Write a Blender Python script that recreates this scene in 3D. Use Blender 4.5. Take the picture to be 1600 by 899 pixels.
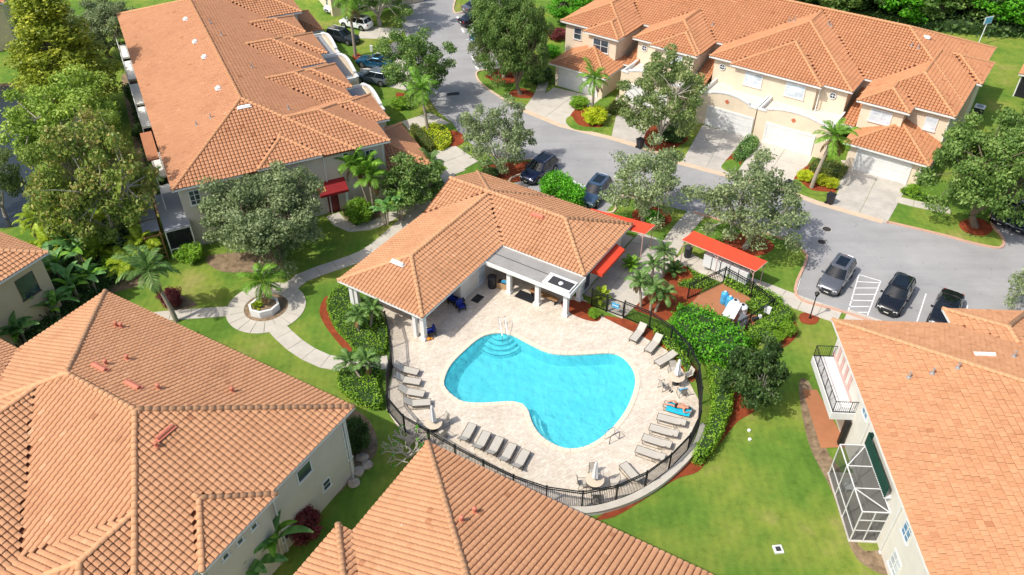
import bpy, bmesh, math, random
import numpy as np
from mathutils import Vector, Matrix
random.seed(7); rng = np.random.default_rng(7)
R = math.radians
scene = bpy.context.scene
for o in list(bpy.data.objects): bpy.data.objects.remove(o)

# ------------------------------------------------------------------ camera, sky, sun, exposure
cam_data = bpy.data.cameras.new('camera'); cam = bpy.data.objects.new('camera', cam_data)
scene.collection.objects.link(cam); scene.camera = cam
cam.location = (0, 0, 43.0); cam.rotation_euler = (R(90 - 39.19), 0, 0)
cam_data.sensor_width = 36; cam_data.lens = 28.8; cam_data.clip_start = .5; cam_data.clip_end = 3000

SUN_EL, SHADOW_AZ = 51.5, 29.0          # shadows fall towards this azimuth (ccw from +X)
world = bpy.data.worlds.new('World'); scene.world = world; world.use_nodes = True
wn = world.node_tree.nodes; wl = world.node_tree.links
sky = wn.new('ShaderNodeTexSky'); sky.sky_type = 'NISHITA'; sky.sun_disc = False
sky.sun_elevation = R(SUN_EL); sky.sun_rotation = R(90 - (SHADOW_AZ + 180)); sky.air_density = 1.0; sky.dust_density = 3.0; sky.ozone_density = .6
wl.new(sky.outputs[0], wn['Background'].inputs[0]); wn['Background'].inputs[1].default_value = .125
sun_d = bpy.data.lights.new('sun', 'SUN'); sun_d.energy = 2.9; sun_d.angle = R(.53); sun_d.color = (1, .955, .88)
sun = bpy.data.objects.new('sun', sun_d); scene.collection.objects.link(sun)
_d = Vector((math.cos(R(SUN_EL)) * math.cos(R(SHADOW_AZ)), math.cos(R(SUN_EL)) * math.sin(R(SHADOW_AZ)), -math.sin(R(SUN_EL))))
sun.rotation_euler = _d.to_track_quat('-Z', 'Y').to_euler(); sun.location = (-40, -20, 80)
scene.view_settings.view_transform = 'Standard'; scene.view_settings.look = 'None'
scene.view_settings.exposure = 0.50; scene.view_settings.gamma = 1
scene.render.engine = 'CYCLES'
scene.cycles.max_bounces = 6; scene.cycles.transparent_max_bounces = 12

# ------------------------------------------------------------------ materials
def S2L(r, g, b):
    f = lambda c: (c / 255 / 12.92) if c / 255 <= .04045 else ((c / 255 + .055) / 1.055) ** 2.4
    return (f(r), f(g), f(b), 1)
MATS = {}
def newmat(name):
    m = bpy.data.materials.new(name); m.use_nodes = True; MATS[name] = m
    return m, m.node_tree.nodes, m.node_tree.links, m.node_tree.nodes['Principled BSDF']
def ramp(n, l, src, stops):
    r = n.new('ShaderNodeValToRGB'); l.new(src, r.inputs[0]); e = r.color_ramp.elements
    while len(e) < len(stops): e.new(.5)
    for q, (p, c) in zip(e, stops): q.position = p; q.color = c if len(c) == 4 else (*c, 1)
    return r.outputs[0]
def coords(n, l, kind='Object', scale=(1, 1, 1)):
    t = n.new('ShaderNodeTexCoord'); mp = n.new('ShaderNodeMapping'); mp.inputs['Scale'].default_value = scale
    l.new(t.outputs[kind], mp.inputs[0]); return mp.outputs[0]
def noise(n, l, vec, scale, detail=4, rough=.6):
    t = n.new('ShaderNodeTexNoise'); t.inputs['Scale'].default_value = scale; t.inputs['Detail'].default_value = detail
    t.inputs['Roughness'].default_value = rough; l.new(vec, t.inputs['Vector']); return t.outputs[0]
def geo(n): return n.new('ShaderNodeNewGeometry').outputs['Position']
def mix(n, l, a, b, fac, mode='MIX'):
    m = n.new('ShaderNodeMix'); m.data_type = 'RGBA'; m.blend_type = mode
    for s, v in ((m.inputs[6], a), (m.inputs[7], b), (m.inputs[0], fac)):
        if hasattr(v, 'links') or hasattr(v, 'is_linked'): l.new(v, s)
        else: s.default_value = v
    return m.outputs[2]
def bump(n, l, src, b, strength=.3, dist=.02):
    q = n.new('ShaderNodeBump'); q.inputs['Strength'].default_value = strength; q.inputs['Distance'].default_value = dist
    l.new(src, q.inputs['Height']); l.new(q.outputs[0], b.inputs['Normal'])
def mat(name, col, rough=.6, metal=0., var=.12, vscale=1.5, spec=.4, bmp=0., bscale=8):
    """plain procedural paint/stone: base colour with low-contrast grime noise"""
    m, n, l, b = newmat(name); p = geo(n)
    c = col if len(col) == 4 else (*col, 1)
    f = noise(n, l, p, vscale, 5, .65)
    lo = tuple(x * (1 - var) for x in c[:3]); hi = tuple(min(1, x * (1 + var)) for x in c[:3])
    l.new(ramp(n, l, f, [(.3, lo), (.7, hi)]), b.inputs['Base Color'])
    b.inputs['Roughness'].default_value = rough; b.inputs['Metallic'].default_value = metal
    b.inputs['Specular IOR Level'].default_value = spec
    if bmp: bump(n, l, noise(n, l, p, bscale, 6), b, bmp)
    return m
def tile_mat(name, c1, c2, c3):
    m, n, l, b = newmat(name); p = geo(n)
    a = n.new('ShaderNodeAttribute'); a.attribute_name = 'tint'
    col = ramp(n, l, a.outputs['Fac'], [(0, c1), (.5, c2), (1, c3)])
    st = ramp(n, l, noise(n, l, p, .35, 6, .7), [(.26, (.80, .77, .75)), (.45, (.97, .96, .95)), (.74, (1.04, 1.04, 1.04))])
    fine = ramp(n, l, noise(n, l, p, 9, 4, .7), [(.2, (.86, .84, .83)), (.8, (1.08, 1.08, 1.08))])
    col = mix(n, l, col, st, 1., 'MULTIPLY'); col = mix(n, l, col, fine, 1., 'MULTIPLY')
    l.new(col, b.inputs['Base Color']); b.inputs['Roughness'].default_value = .8; b.inputs['Specular IOR Level'].default_value = .25
    return m
tile_mat('tile_tan', S2L(174, 122, 88), S2L(197, 147, 109), S2L(210, 162, 124))
tile_mat('tile_brown', S2L(168, 114, 81), S2L(191, 138, 102), S2L(204, 153, 117))
tile_mat('tile_orange', S2L(171, 111, 76), S2L(196, 138, 99), S2L(209, 154, 115))
tile_mat('tile_flat', S2L(178, 123, 86), S2L(200, 147, 107), S2L(212, 161, 121))
mat('roof_underlay', S2L(132, 82, 56), .9)
mat('cap_tan', S2L(200, 151, 111), .8, var=.10, vscale=3)
mat('cap_orange', S2L(196, 144, 103), .8, var=.10, vscale=3)
mat('vent_red', S2L(194, 118, 94), .7)
mat('vent_metal', S2L(190, 190, 188), .4, .6)
mat('vent_white', S2L(232, 232, 228), .5)
mat('white_paint', S2L(222, 222, 220), .55, var=.07)
mat('white_trim', S2L(222, 222, 218), .5, var=.06)
mat('stucco_grey', S2L(206, 198, 184), .9, var=.05, vscale=.8, bmp=.15, bscale=25)
mat('stucco_cream', S2L(222, 206, 182), .9, var=.07, vscale=.8, bmp=.15, bscale=25)
mat('stucco_white', S2L(214, 210, 200), .9, var=.07, vscale=.8, bmp=.15, bscale=25)
mat('stucco_beige', S2L(208, 190, 158), .9, var=.05, vscale=.8)
mat('pink_band', S2L(206, 168, 160), .9)
mat('flat_roof_grey', S2L(152, 149, 144), .85, var=.14, vscale=.9)
mat('flat_roof_pale', S2L(206, 202, 192), .85, var=.07, vscale=.9)
mat('flat_roof_slate', S2L(142, 146, 152), .85, var=.07, vscale=.9)
mat('black_metal', S2L(34, 36, 38), .45, .3)
mat('dark_plastic', S2L(36, 38, 42), .5)
mat('grey_metal', S2L(150, 152, 154), .4, .6)
mat('steel', S2L(200, 204, 208), .25, .9)
mat('charcoal', S2L(58, 58, 60), .8)
mat('blue_cushion', S2L(30, 52, 140), .7)
mat('blue_tank', S2L(70, 160, 205), .4)
mat('white_plastic', S2L(226, 228, 228), .4, var=.04)
mat('mailbox_white', S2L(214, 216, 216), .45, var=.05)
mat('red_canvas', S2L(218, 72, 44), .75, var=.09, vscale=1.2)
mat('maroon_canvas', S2L(140, 28, 32), .75, var=.05)
mat('green_canvas', S2L(30, 74, 62), .8)
mat('sling', S2L(186, 180, 168), .85, var=.06, vscale=5)
mat('table_top', S2L(206, 190, 168), .6, var=.06, vscale=4)
mat('taupe_metal', S2L(92, 84, 76), .5, .2)
mat('umbrella_cloth', S2L(226, 226, 226), .8, var=.08, vscale=12)
mat('turquoise_towel', S2L(20, 168, 196), .9)
mat('sky_towel', S2L(110, 180, 215), .9)
mat('skin', S2L(200, 138, 108), .55, var=.05)
mat('black_cloth', S2L(26, 28, 34), .8)
mat('hair_brown', S2L(70, 50, 36), .7)
mat('wood', S2L(150, 112, 74), .8)
mat('terracotta', S2L(196, 110, 78), .8)
mat('orange_thing', S2L(214, 140, 40), .7)
mat('bark', S2L(120, 106, 92), .95, var=.2, vscale=6, bmp=.5, bscale=14)
mat('bark_pale', S2L(176, 168, 156), .9, var=.16, vscale=6, bmp=.4, bscale=14)
mat('palm_trunk', S2L(158, 146, 130), .95, var=.18, vscale=9, bmp=.5, bscale=18)
mat('rock', S2L(176, 164, 148), .95, var=.2, vscale=4, bmp=.6, bscale=6)
mat('concrete', S2L(192, 185, 172), .9, var=.09, vscale=1.1, bmp=.15, bscale=30)
mat('concrete_drive', S2L(194, 187, 174), .9, var=.10, vscale=.8, bmp=.15, bscale=30)
mat('concrete_stained', S2L(184, 178, 168), .9, var=.16, vscale=.7, bmp=.15, bscale=30)
mat('kerb', S2L(206, 182, 156), .9, var=.10, vscale=1.2)
mat('kerb_pink', S2L(198, 158, 136), .9, var=.10, vscale=1.2)
mat('line_white', S2L(226, 226, 224), .8, var=.10, vscale=3)
mat('patio_brown', S2L(168, 112, 78), .8, var=.08, vscale=1.1)
mat('iron', S2L(70, 68, 66), .7, .3)
mat('pool_tile', S2L(70, 110, 130), .3)
mat('coping', S2L(224, 206, 184), .8, var=.06, vscale=4)
mat('poolwhite', S2L(206, 228, 232), .6)
mat('rubber', S2L(24, 24, 25), .8)
mat('rim', S2L(170, 172, 174), .3, .8)
mat('lamp_white', S2L(220, 222, 224), .2)
mat('lamp_red', S2L(150, 20, 16), .25)
mat('plate', S2L(215, 215, 205), .5)
mat('door_maroon', S2L(112, 34, 36), .5)
mat('tan_box', S2L(178, 146, 108), .8)
mat('gold', S2L(214, 180, 104), .5)

def glassy(name, col, rough=.06):
    m, n, l, b = newmat(name); p = geo(n)
    l.new(ramp(n, l, noise(n, l, p, .8, 3), [(.3, tuple(x * .7 for x in col)), (.75, tuple(x * 1.5 for x in col))]), b.inputs['Base Color'])
    b.inputs['Roughness'].default_value = rough; b.inputs['Specular IOR Level'].default_value = .9
    return m
glassy('window_glass', S2L(54, 66, 78)[:3]); glassy('window_glass_pale', S2L(196, 206, 214)[:3], .25); glassy('car_glass', S2L(14, 22, 26)[:3], .03)
glassy('window_glass_blue', S2L(90, 136, 170)[:3], .1)

def screen_mat(name, col, fac):
    m, n, l, b = newmat(name); tr = n.new('ShaderNodeBsdfTransparent'); mx = n.new('ShaderNodeMixShader')
    b.inputs['Base Color'].default_value = col; b.inputs['Roughness'].default_value = .8
    mx.inputs[0].default_value = fac; l.new(tr.outputs[0], mx.inputs[1]); l.new(b.outputs[0], mx.inputs[2])
    l.new(mx.outputs[0], n['Material Output'].inputs[0])
screen_mat('screen_mesh', S2L(52, 56, 60), .56)
screen_mat('screen_dark', S2L(30, 34, 38), .72)

def car_paint(name, col, metal=.4):
    m, n, l, b = newmat(name); b.inputs['Base Color'].default_value = col
    p = geo(n); l.new(ramp(n, l, noise(n, l, p, 2.2, 4), [(.3, (.22, .22, .22)), (.7, (.34, .34, .34))]), b.inputs['Roughness'])
    b.inputs['Metallic'].default_value = metal; b.inputs['Coat Weight'].default_value = .8; b.inputs['Coat Roughness'].default_value = .05
car_paint('paint_silver', S2L(108, 110, 116)); car_paint('paint_black', S2L(22, 24, 30), .2); car_paint('paint_navy', S2L(18, 30, 62), .3)
car_paint('paint_white', S2L(232, 234, 236), 0); car_paint('paint_blue', S2L(74, 98, 124)); car_paint('paint_teal', S2L(26, 84, 116)); car_paint('paint_charcoal', S2L(58, 64, 72), .3)
car_paint('paint_grey', S2L(112, 122, 132))

def leaf_mat(name, dark, mid, light):
    m, n, l, b = newmat(name); a = n.new('ShaderNodeAttribute'); a.attribute_name = 'tint'
    oi = n.new('ShaderNodeObjectInfo')
    col = ramp(n, l, a.outputs['Fac'], [(0, dark), (.55, mid), (1, light)])
    hv = n.new('ShaderNodeHueSaturation'); l.new(col, hv.inputs['Color'])
    mr = n.new('ShaderNodeMapRange'); mr.inputs['To Min'].default_value = 1.15; mr.inputs['To Max'].default_value = 1.55
    l.new(oi.outputs['Random'], mr.inputs[0]); l.new(mr.outputs[0], hv.inputs['Value'])
    l.new(hv.outputs[0], b.inputs['Base Color']); b.inputs['Roughness'].default_value = .5; b.inputs['Specular IOR Level'].default_value = .35
    t = n.new('ShaderNodeBsdfTranslucent'); l.new(hv.outputs[0], t.inputs[0])
    mx = n.new('ShaderNodeMixShader'); mx.inputs[0].default_value = .34
    l.new(b.outputs[0], mx.inputs[1]); l.new(t.outputs[0], mx.inputs[2]); l.new(mx.outputs[0], n['Material Output'].inputs[0])
leaf_mat('leaf_oak', S2L(70, 90, 46), S2L(108, 126, 70), S2L(152, 162, 106))
leaf_mat('leaf_grey', S2L(84, 100, 62), S2L(122, 138, 92), S2L(168, 178, 134))
leaf_mat('leaf_dense', S2L(56, 84, 34), S2L(94, 122, 56), S2L(138, 158, 88))
leaf_mat('leaf_dark', S2L(38, 62, 26), S2L(66, 94, 44), S2L(112, 132, 76))
leaf_mat('leaf_bright', S2L(50, 106, 18), S2L(84, 152, 28), S2L(124, 186, 50))
leaf_mat('leaf_cypress', S2L(82, 98, 24), S2L(128, 140, 40), S2L(182, 182, 70))
leaf_mat('leaf_maple', S2L(88, 118, 38), S2L(134, 160, 60), S2L(180, 194, 96))
leaf_mat('leaf_autumn', S2L(86, 112, 42), S2L(128, 148, 66), S2L(184, 158, 100))
leaf_mat('leaf_lime', S2L(130, 150, 20), S2L(176, 188, 34), S2L(214, 216, 70))
leaf_mat('leaf_hedge', S2L(80, 120, 26), S2L(118, 158, 42), S2L(156, 190, 66))
leaf_mat('leaf_palm', S2L(60, 96, 40), S2L(96, 132, 64), S2L(146, 168, 104))
leaf_mat('leaf_palm_bright', S2L(66, 112, 26), S2L(104, 148, 44), S2L(150, 180, 80))
leaf_mat('leaf_areca', S2L(100, 130, 24), S2L(146, 168, 40), S2L(184, 194, 72))
leaf_mat('leaf_banana', S2L(50, 94, 40), S2L(92, 136, 70), S2L(148, 180, 118))
leaf_mat('leaf_olive_hedge', S2L(92, 98, 34), S2L(112, 118, 46), S2L(132, 136, 60))
leaf_mat('leaf_dead', S2L(104, 82, 52), S2L(136, 110, 72), S2L(162, 138, 96))
leaf_mat('leaf_red', S2L(72, 28, 32), S2L(112, 48, 52), S2L(146, 86, 84))

# ground: lawn with worn, yellow and dark patches
m, n, l, b = newmat('lawn'); p = geo(n)
c1 = ramp(n, l, noise(n, l, p, .16, 5, .62), [(.28, S2L(82, 116, 46)), (.45, S2L(104, 136, 56)), (.58, S2L(132, 148, 66)), (.74, S2L(162, 154, 98))])
c2 = ramp(n, l, noise(n, l, p, 1.3, 6, .7), [(.25, (.62, .70, .62)), (.5, (.98, .98, .96)), (.78, (1.22, 1.16, 1.06))])
c3 = ramp(n, l, noise(n, l, p, 26, 3, .8), [(.2, (.66, .70, .62)), (.8, (1.22, 1.2, 1.12))])
wv = n.new('ShaderNodeTexWave'); wv.inputs['Scale'].default_value = .55; wv.inputs['Distortion'].default_value = 2.5; wv.inputs['Detail'].default_value = 2; l.new(p, wv.inputs['Vector'])
c4 = ramp(n, l, wv.outputs[1], [(.3, (.965, .975, .965)), (.7, (1.03, 1.03, 1.02))])
weed = ramp(n, l, noise(n, l, p, 5.5, 3, .6), [(.28, (.76, .84, .72)), (.40, (1, 1, 1)), (.70, (1, 1, 1)), (.80, (1.2, 1.12, .98))])
c = mix(n, l, c1, c2, 1., 'MULTIPLY'); c = mix(n, l, c, c3, 1., 'MULTIPLY'); c = mix(n, l, c, c4, 1., 'MULTIPLY'); c = mix(n, l, c, weed, 1., 'MULTIPLY')
l.new(c, b.inputs['Base Color']); b.inputs['Roughness'].default_value = .9; b.inputs['Specular IOR Level'].default_value = .1
bump(n, l, noise(n, l, p, 30, 4, .8), b, .8, .05)

m, n, l, b = newmat('asphalt'); p = geo(n)
c1 = ramp(n, l, noise(n, l, p, .22, 6, .6), [(.3, S2L(148, 147, 147)), (.7, S2L(166, 165, 164))])
c2 = ramp(n, l, noise(n, l, p, 40, 3, .8), [(.2, (.84, .84, .84)), (.8, (1.1, 1.1, 1.1))])
vo = n.new('ShaderNodeTexVoronoi'); vo.feature = 'DISTANCE_TO_EDGE'; vo.inputs['Scale'].default_value = .11
wp = n.new('ShaderNodeVectorMath'); nz = n.new('ShaderNodeTexNoise'); nz.inputs['Scale'].default_value = .6; l.new(p, nz.inputs['Vector'])
l.new(p, wp.inputs[0]); l.new(nz.outputs['Color'], wp.inputs[1]); l.new(wp.outputs[0], vo.inputs['Vector'])
ck = ramp(n, l, vo.outputs[0], [(.0, (.80, .80, .80)), (.004, (1, 1, 1))])
oil = ramp(n, l, noise(n, l, p, 1.7, 2, .5), [(.24, (.74, .74, .74)), (.33, (1, 1, 1))])
wear = ramp(n, l, noise(n, l, coords(n, l, 'Object', (.05, .5, 1)), 2.0, 5, .6), [(.3, (.93, .93, .93)), (.7, (1.07, 1.07, 1.07))])
c = mix(n, l, c1, c2, 1., 'MULTIPLY'); c = mix(n, l, c, ck, .6, 'MULTIPLY'); c = mix(n, l, c, oil, 1., 'MULTIPLY'); c = mix(n, l, c, wear, 1., 'MULTIPLY')
l.new(c, b.inputs['Base Color']); b.inputs['Roughness'].default_value = .85; bump(n, l, noise(n, l, p, 60, 2), b, .3, .01)

m, n, l, b = newmat('mulch'); p = geo(n)
c1 = ramp(n, l, noise(n, l, p, 1.1, 5, .7), [(.3, S2L(130, 64, 42)), (.7, S2L(172, 88, 58))])
c2 = ramp(n, l, noise(n, l, p, 22, 4, .8), [(.25, (.62, .60, .58)), (.8, (1.2, 1.16, 1.1))])
l.new(mix(n, l, c1, c2, 1., 'MULTIPLY'), b.inputs['Base Color']); b.inputs['Roughness'].default_value = .95; b.inputs['Specular IOR Level'].default_value = .1
bump(n, l, noise(n, l, p, 24, 4), b, 1., .06)

m, n, l, b = newmat('soil'); p = geo(n)
c1 = ramp(n, l, noise(n, l, p, 2, 5, .7), [(.3, S2L(96, 78, 58)), (.7, S2L(160, 138, 110))])
l.new(c1, b.inputs['Base Color']); b.inputs['Roughness'].default_value = .95; bump(n, l, noise(n, l, p, 20, 4), b, .8, .05)

m, n, l, b = newmat('pavers'); v = coords(n, l, 'Object')
rot = n.new('ShaderNodeMapping'); rot.inputs['Rotation'].default_value = (0, 0, R(-32.6)); l.new(v, rot.inputs[0])
br = n.new('ShaderNodeTexBrick'); l.new(rot.outputs[0], br.inputs['Vector']); br.inputs['Scale'].default_value = 1.0
br.inputs['Brick Width'].default_value = .42; br.inputs['Row Height'].default_value = .22; br.inputs['Mortar Size'].default_value = .006
br.inputs['Color1'].default_value = S2L(220, 212, 198); br.inputs['Color2'].default_value = S2L(207, 197, 181); br.inputs['Mortar'].default_value = S2L(176, 164, 148)
st = ramp(n, l, noise(n, l, geo(n), .5, 6, .72), [(.30, (.86, .82, .79)), (.55, (1., .98, .96)), (.75, (1.03, 1.02, 1.01))])
s2 = ramp(n, l, noise(n, l, geo(n), 4, 5, .75), [(.3, (.82, .80, .78)), (.65, (1.05, 1.05, 1.05))])
c = mix(n, l, br.outputs[0], st, 1., 'MULTIPLY'); c = mix(n, l, c, s2, 1., 'MULTIPLY')
l.new(c, b.inputs['Base Color']); b.inputs['Roughness'].default_value = .85

m, n, l, b = newmat('pool_plaster'); p = geo(n)
l.new(ramp(n, l, noise(n, l, p, .7, 5), [(.3, S2L(136, 206, 220)), (.7, S2L(166, 222, 232))]), b.inputs['Base Color']); b.inputs['Roughness'].default_value = .7

def water_mat(name, tint, bscale, strength, fac_base):
    m, n, l, b = newmat(name); p = geo(n)
    tr = n.new('ShaderNodeBsdfTransparent'); tr.inputs[0].default_value = tint
    gl = n.new('ShaderNodeBsdfGlossy'); gl.inputs['Roughness'].default_value = .04
    fr = n.new('ShaderNodeFresnel'); fr.inputs[0].default_value = 1.33
    bp = n.new('ShaderNodeBump'); bp.inputs['Strength'].default_value = strength; bp.inputs['Distance'].default_value = .06
    l.new(noise(n, l, p, bscale, 4, .55), bp.inputs['Height'])
    l.new(bp.outputs[0], gl.inputs['Normal']); l.new(bp.outputs[0], fr.inputs['Normal'])
    df = n.new('ShaderNodeBsdfDiffuse'); df.inputs[0].default_value = (.10, .72, .84, 1)
    b2 = n.new('ShaderNodeBump'); b2.inputs['Strength'].default_value = 1.; b2.inputs['Distance'].default_value = .5
    l.new(noise(n, l, p, 1.6, 3, .55), b2.inputs['Height']); l.new(b2.outputs[0], df.inputs['Normal'])
    mb_ = n.new('ShaderNodeMixShader'); mb_.inputs[0].default_value = fac_base; l.new(tr.outputs[0], mb_.inputs[1]); l.new(df.outputs[0], mb_.inputs[2])
    mx = n.new('ShaderNodeMixShader'); l.new(fr.outputs[0], mx.inputs[0]); l.new(mb_.outputs[0], mx.inputs[1]); l.new(gl.outputs[0], mx.inputs[2])
    l.new(mx.outputs[0], n['Material Output'].inputs[0])
water_mat('pool_water', (.60, .98, .98, 1), 2.4, .5, .30)
m, n, l, b = newmat('pond_water'); p = geo(n)
b.inputs['Base Color'].default_value = S2L(40, 46, 48); b.inputs['Roughness'].default_value = .2; b.inputs['Specular IOR Level'].default_value = .6
bump(n, l, noise(n, l, p, 1.2, 4), b, .25, .1)

# ------------------------------------------------------------------ helpers
C = scene.collection
def tag(o, label=None, cat=None, group=None, kind=None):
    if label: o['label'] = label
    if cat: o['category'] = cat
    if group: o['group'] = group
    if kind: o['kind'] = kind
    return o
def link(name, me, parent=None, loc=(0, 0, 0), rz=0., scale=1.):
    o = bpy.data.objects.new(name, me); C.objects.link(o); o.parent = parent
    o.location = loc if len(loc) == 3 else (*loc, 0); o.rotation_euler = (0, 0, rz)
    if scale != 1.: o.scale = (scale,) * 3 if not hasattr(scale, '__len__') else scale
    return o
def thing(name, label, cat, loc=(0, 0, 0), rz=0., group=None, scale=1.):
    return tag(link(name, None, None, loc, rz, scale), label, cat, group)
def copy_tree(o, parent=None):
    c = o.copy(); C.objects.link(c); c.parent = parent
    for ch in list(o.children): copy_tree(ch, c)
    return c
def fastmesh(name, V, Q, mats, smooth=False, tint=None, midx=None):
    """V (n,3), Q (m,k) uniform polygons"""
    V = np.asarray(V, np.float32); Q = np.asarray(Q, np.int32); k = Q.shape[1]
    me = bpy.data.meshes.new(name); me.vertices.add(len(V)); me.vertices.foreach_set('co', V.ravel())
    me.loops.add(Q.size); me.loops.foreach_set('vertex_index', Q.ravel())
    me.polygons.add(len(Q)); me.polygons.foreach_set('loop_start', np.arange(0, Q.size, k, dtype=np.int32))
    me.polygons.foreach_set('loop_total', np.full(len(Q), k, np.int32))
    if smooth: me.polygons.foreach_set('use_smooth', np.ones(len(Q), bool))
    if midx is not None: me.polygons.foreach_set('material_index', np.asarray(midx, np.int32))
    me.update(calc_edges=True)
    if tint is not None:
        a = me.attributes.new('tint', 'FLOAT', 'FACE'); a.data.foreach_set('value', np.asarray(tint, np.float32))
    for x in (mats if isinstance(mats, (list, tuple)) else [mats]): me.materials.append(MATS[x])
    return me
class MB:
    """collects simple shapes; build() links them as ONE mesh object"""
    def __init__(s): s.v = []; s.f = []; s.m = []; s.mi = 0
    def add(s, vs, fs):
        b = len(s.v); s.v += [tuple(map(float, q)) for q in vs]; s.f += [tuple(b + i for i in f) for f in fs]; s.m += [s.mi] * len(fs); return s
    def box(s, c, d, rz=0., tilt=None):
        x, y, z = (q / 2 for q in d); vs = []
        M = Matrix.Rotation(rz, 3, 'Z')
        if tilt: M = M @ Matrix.Rotation(tilt[1], 3, tilt[0])
        for sx in (-1, 1):
            for sy in (-1, 1):
                for sz in (-1, 1):
                    w = M @ Vector((sx * x, sy * y, sz * z)); vs.append((c[0] + w.x, c[1] + w.y, c[2] + w.z))
        return s.add(vs, [(0, 1, 3, 2), (4, 6, 7, 5), (0, 4, 5, 1), (2, 3, 7, 6), (0, 2, 6, 4), (1, 5, 7, 3)])
    def tube(s, p, q, r, r2=None, n=8, caps=True):
        p = Vector(p); q = Vector(q); d = (q - p); r2 = r if r2 is None else r2
        if d.length < 1e-6: return s
        d.normalize(); a = d.orthogonal().normalized(); b = d.cross(a); vs = []
        for k in range(n):
            t = 2 * math.pi * k / n; e = a * math.cos(t) + b * math.sin(t)
            vs += [p + e * r, q + e * r2]
        fs = [(2 * k, 2 * ((k + 1) % n), 2 * ((k + 1) % n) + 1, 2 * k + 1) for k in range(n)]
        if caps: fs += [tuple(2 * k for k in range(n))[::-1], tuple(2 * k + 1 for k in range(n))]
        return s.add(vs, fs)
    def poly_tube(s, pts, r, n=6):
        for a, b in zip(pts, pts[1:]): s.tube(a, b, r, None, n)
        return s
    def prism(s, poly, z0, z1, top_only=False):
        n = len(poly); vs = [(x, y, z0) for x, y in poly] + [(x, y, z1) for x, y in poly]
        ar = sum(poly[i][0] * poly[(i + 1) % n][1] - poly[(i + 1) % n][0] * poly[i][1] for i in range(n))
        idx = list(range(n)) if ar > 0 else list(range(n))[::-1]
        fs = [tuple(n + i for i in idx)]
        if not top_only:
            fs.append(tuple(idx[::-1]))
            for k in range(n):
                a, b = idx[k], idx[(k + 1) % n]; fs.append((a, b, n + b, n + a))
        return s.add(vs, fs)
    def lathe(s, prof, n=16, c=(0, 0, 0)):
        vs = []; fs = []
        for r, z in prof:
            for k in range(n): t = 2 * math.pi * k / n; vs.append((c[0] + r * math.cos(t), c[1] + r * math.sin(t), c[2] + z))
        for i in range(len(prof) - 1):
            for k in range(n): fs.append((i * n + k, i * n + (k + 1) % n, (i + 1) * n + (k + 1) % n, (i + 1) * n + k))
        fs += [tuple(range(n))[::-1], tuple(range((len(prof) - 1) * n, len(prof) * n))]
        return s.add(vs, fs)
    def mesh(s, name, m, smooth=False):
        me = bpy.data.meshes.new(name); me.from_pydata(s.v, [], s.f); me.update()
        ms = m if isinstance(m, (list, tuple)) else [m]
        for x in ms: me.materials.append(MATS[x])
        if len(ms) > 1: me.polygons.foreach_set('material_index', s.m)
        if smooth:
            me.polygons.foreach_set('use_smooth', [True] * len(me.polygons))
            try: me.set_sharp_from_angle(angle=R(40))
            except Exception: pass
        return me
    def build(s, name, m, parent=None, loc=(0, 0, 0), rz=0., smooth=False): return link(name, s.mesh(name, m, smooth), parent, loc, rz)
def struct(o): o['kind'] = 'structure'; return o
def triang(poly, z, name, m, parent=None):
    """flat sheet from an arbitrary simple polygon"""
    bm = bmesh.new(); vs = [bm.verts.new((x, y, z)) for x, y in poly]; f = bm.faces.new(vs)
    f.normal_update()
    if f.normal.z < 0: f.normal_flip()
    bmesh.ops.triangulate(bm, faces=[f]); me = bpy.data.meshes.new(name); bm.to_mesh(me); bm.free(); me.materials.append(MATS[m])
    return link(name, me, parent)
def smooth_closed(pts, n=6, closed=True):
    """Catmull-Rom through points"""
    out = []; N = len(pts); P_ = [Vector((*p, 0)[:3]) for p in pts]
    rngk = range(N) if closed else range(N - 1)
    g = (lambda i: P_[i % N]) if closed else (lambda i: P_[min(max(i, 0), N - 1)])
    for i in rngk:
        a, b, c, d = g(i - 1), g(i), g(i + 1), g(i + 2)
        for k in range(n):
            t = k / n
            q = .5 * ((2 * b) + (c - a) * t + (2 * a - 5 * b + 4 * c - d) * t * t + (3 * b - a - 3 * c + d) * t ** 3)
            out.append((q.x, q.y))
    if not closed: out.append((P_[-1].x, P_[-1].y))
    return out
def offset_poly(pts, d):
    """offset closed polygon inwards (d>0) along averaged normals"""
    n = len(pts); ar = sum(pts[i][0] * pts[(i + 1) % n][1] - pts[(i + 1) % n][0] * pts[i][1] for i in range(n)); sg = 1 if ar > 0 else -1
    out = []
    for i in range(n):
        a, b, c = Vector(pts[i - 1]), Vector(pts[i]), Vector(pts[(i + 1) % n])
        t = ((b - a).normalized() + (c - b).normalized())
        t = t.normalized() if t.length > 1e-6 else (c - b).normalized()
        nn = Vector((-t.y, t.x)) * sg
        out.append((b.x + nn.x * d, b.y + nn.y * d))
    return out
def inside(poly, x, y):
    x = np.asarray(x); y = np.asarray(y); r = np.zeros(x.shape, bool); n = len(poly); j = n - 1
    for i in range(n):
        xi, yi = poly[i]; xj, yj = poly[j]
        c = ((yi > y) != (yj > y)) & (x < (xj - xi) * (y - yi) / (yj - yi + 1e-12) + xi); r ^= c; j = i
    return r
def resample(pts, step):
    P_ = [Vector(p) for p in pts]; L = [0]
    for a, b in zip(P_, P_[1:]): L.append(L[-1] + (b - a).length)
    n = max(1, round(L[-1] / step)); out = []
    for k in range(n + 1):
        s = L[-1] * k / n; i = 0
        while i < len(L) - 2 and L[i + 1] < s: i += 1
        t = (s - L[i]) / max(1e-9, L[i + 1] - L[i]); out.append(P_[i].lerp(P_[i + 1], t))
    return out
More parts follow.
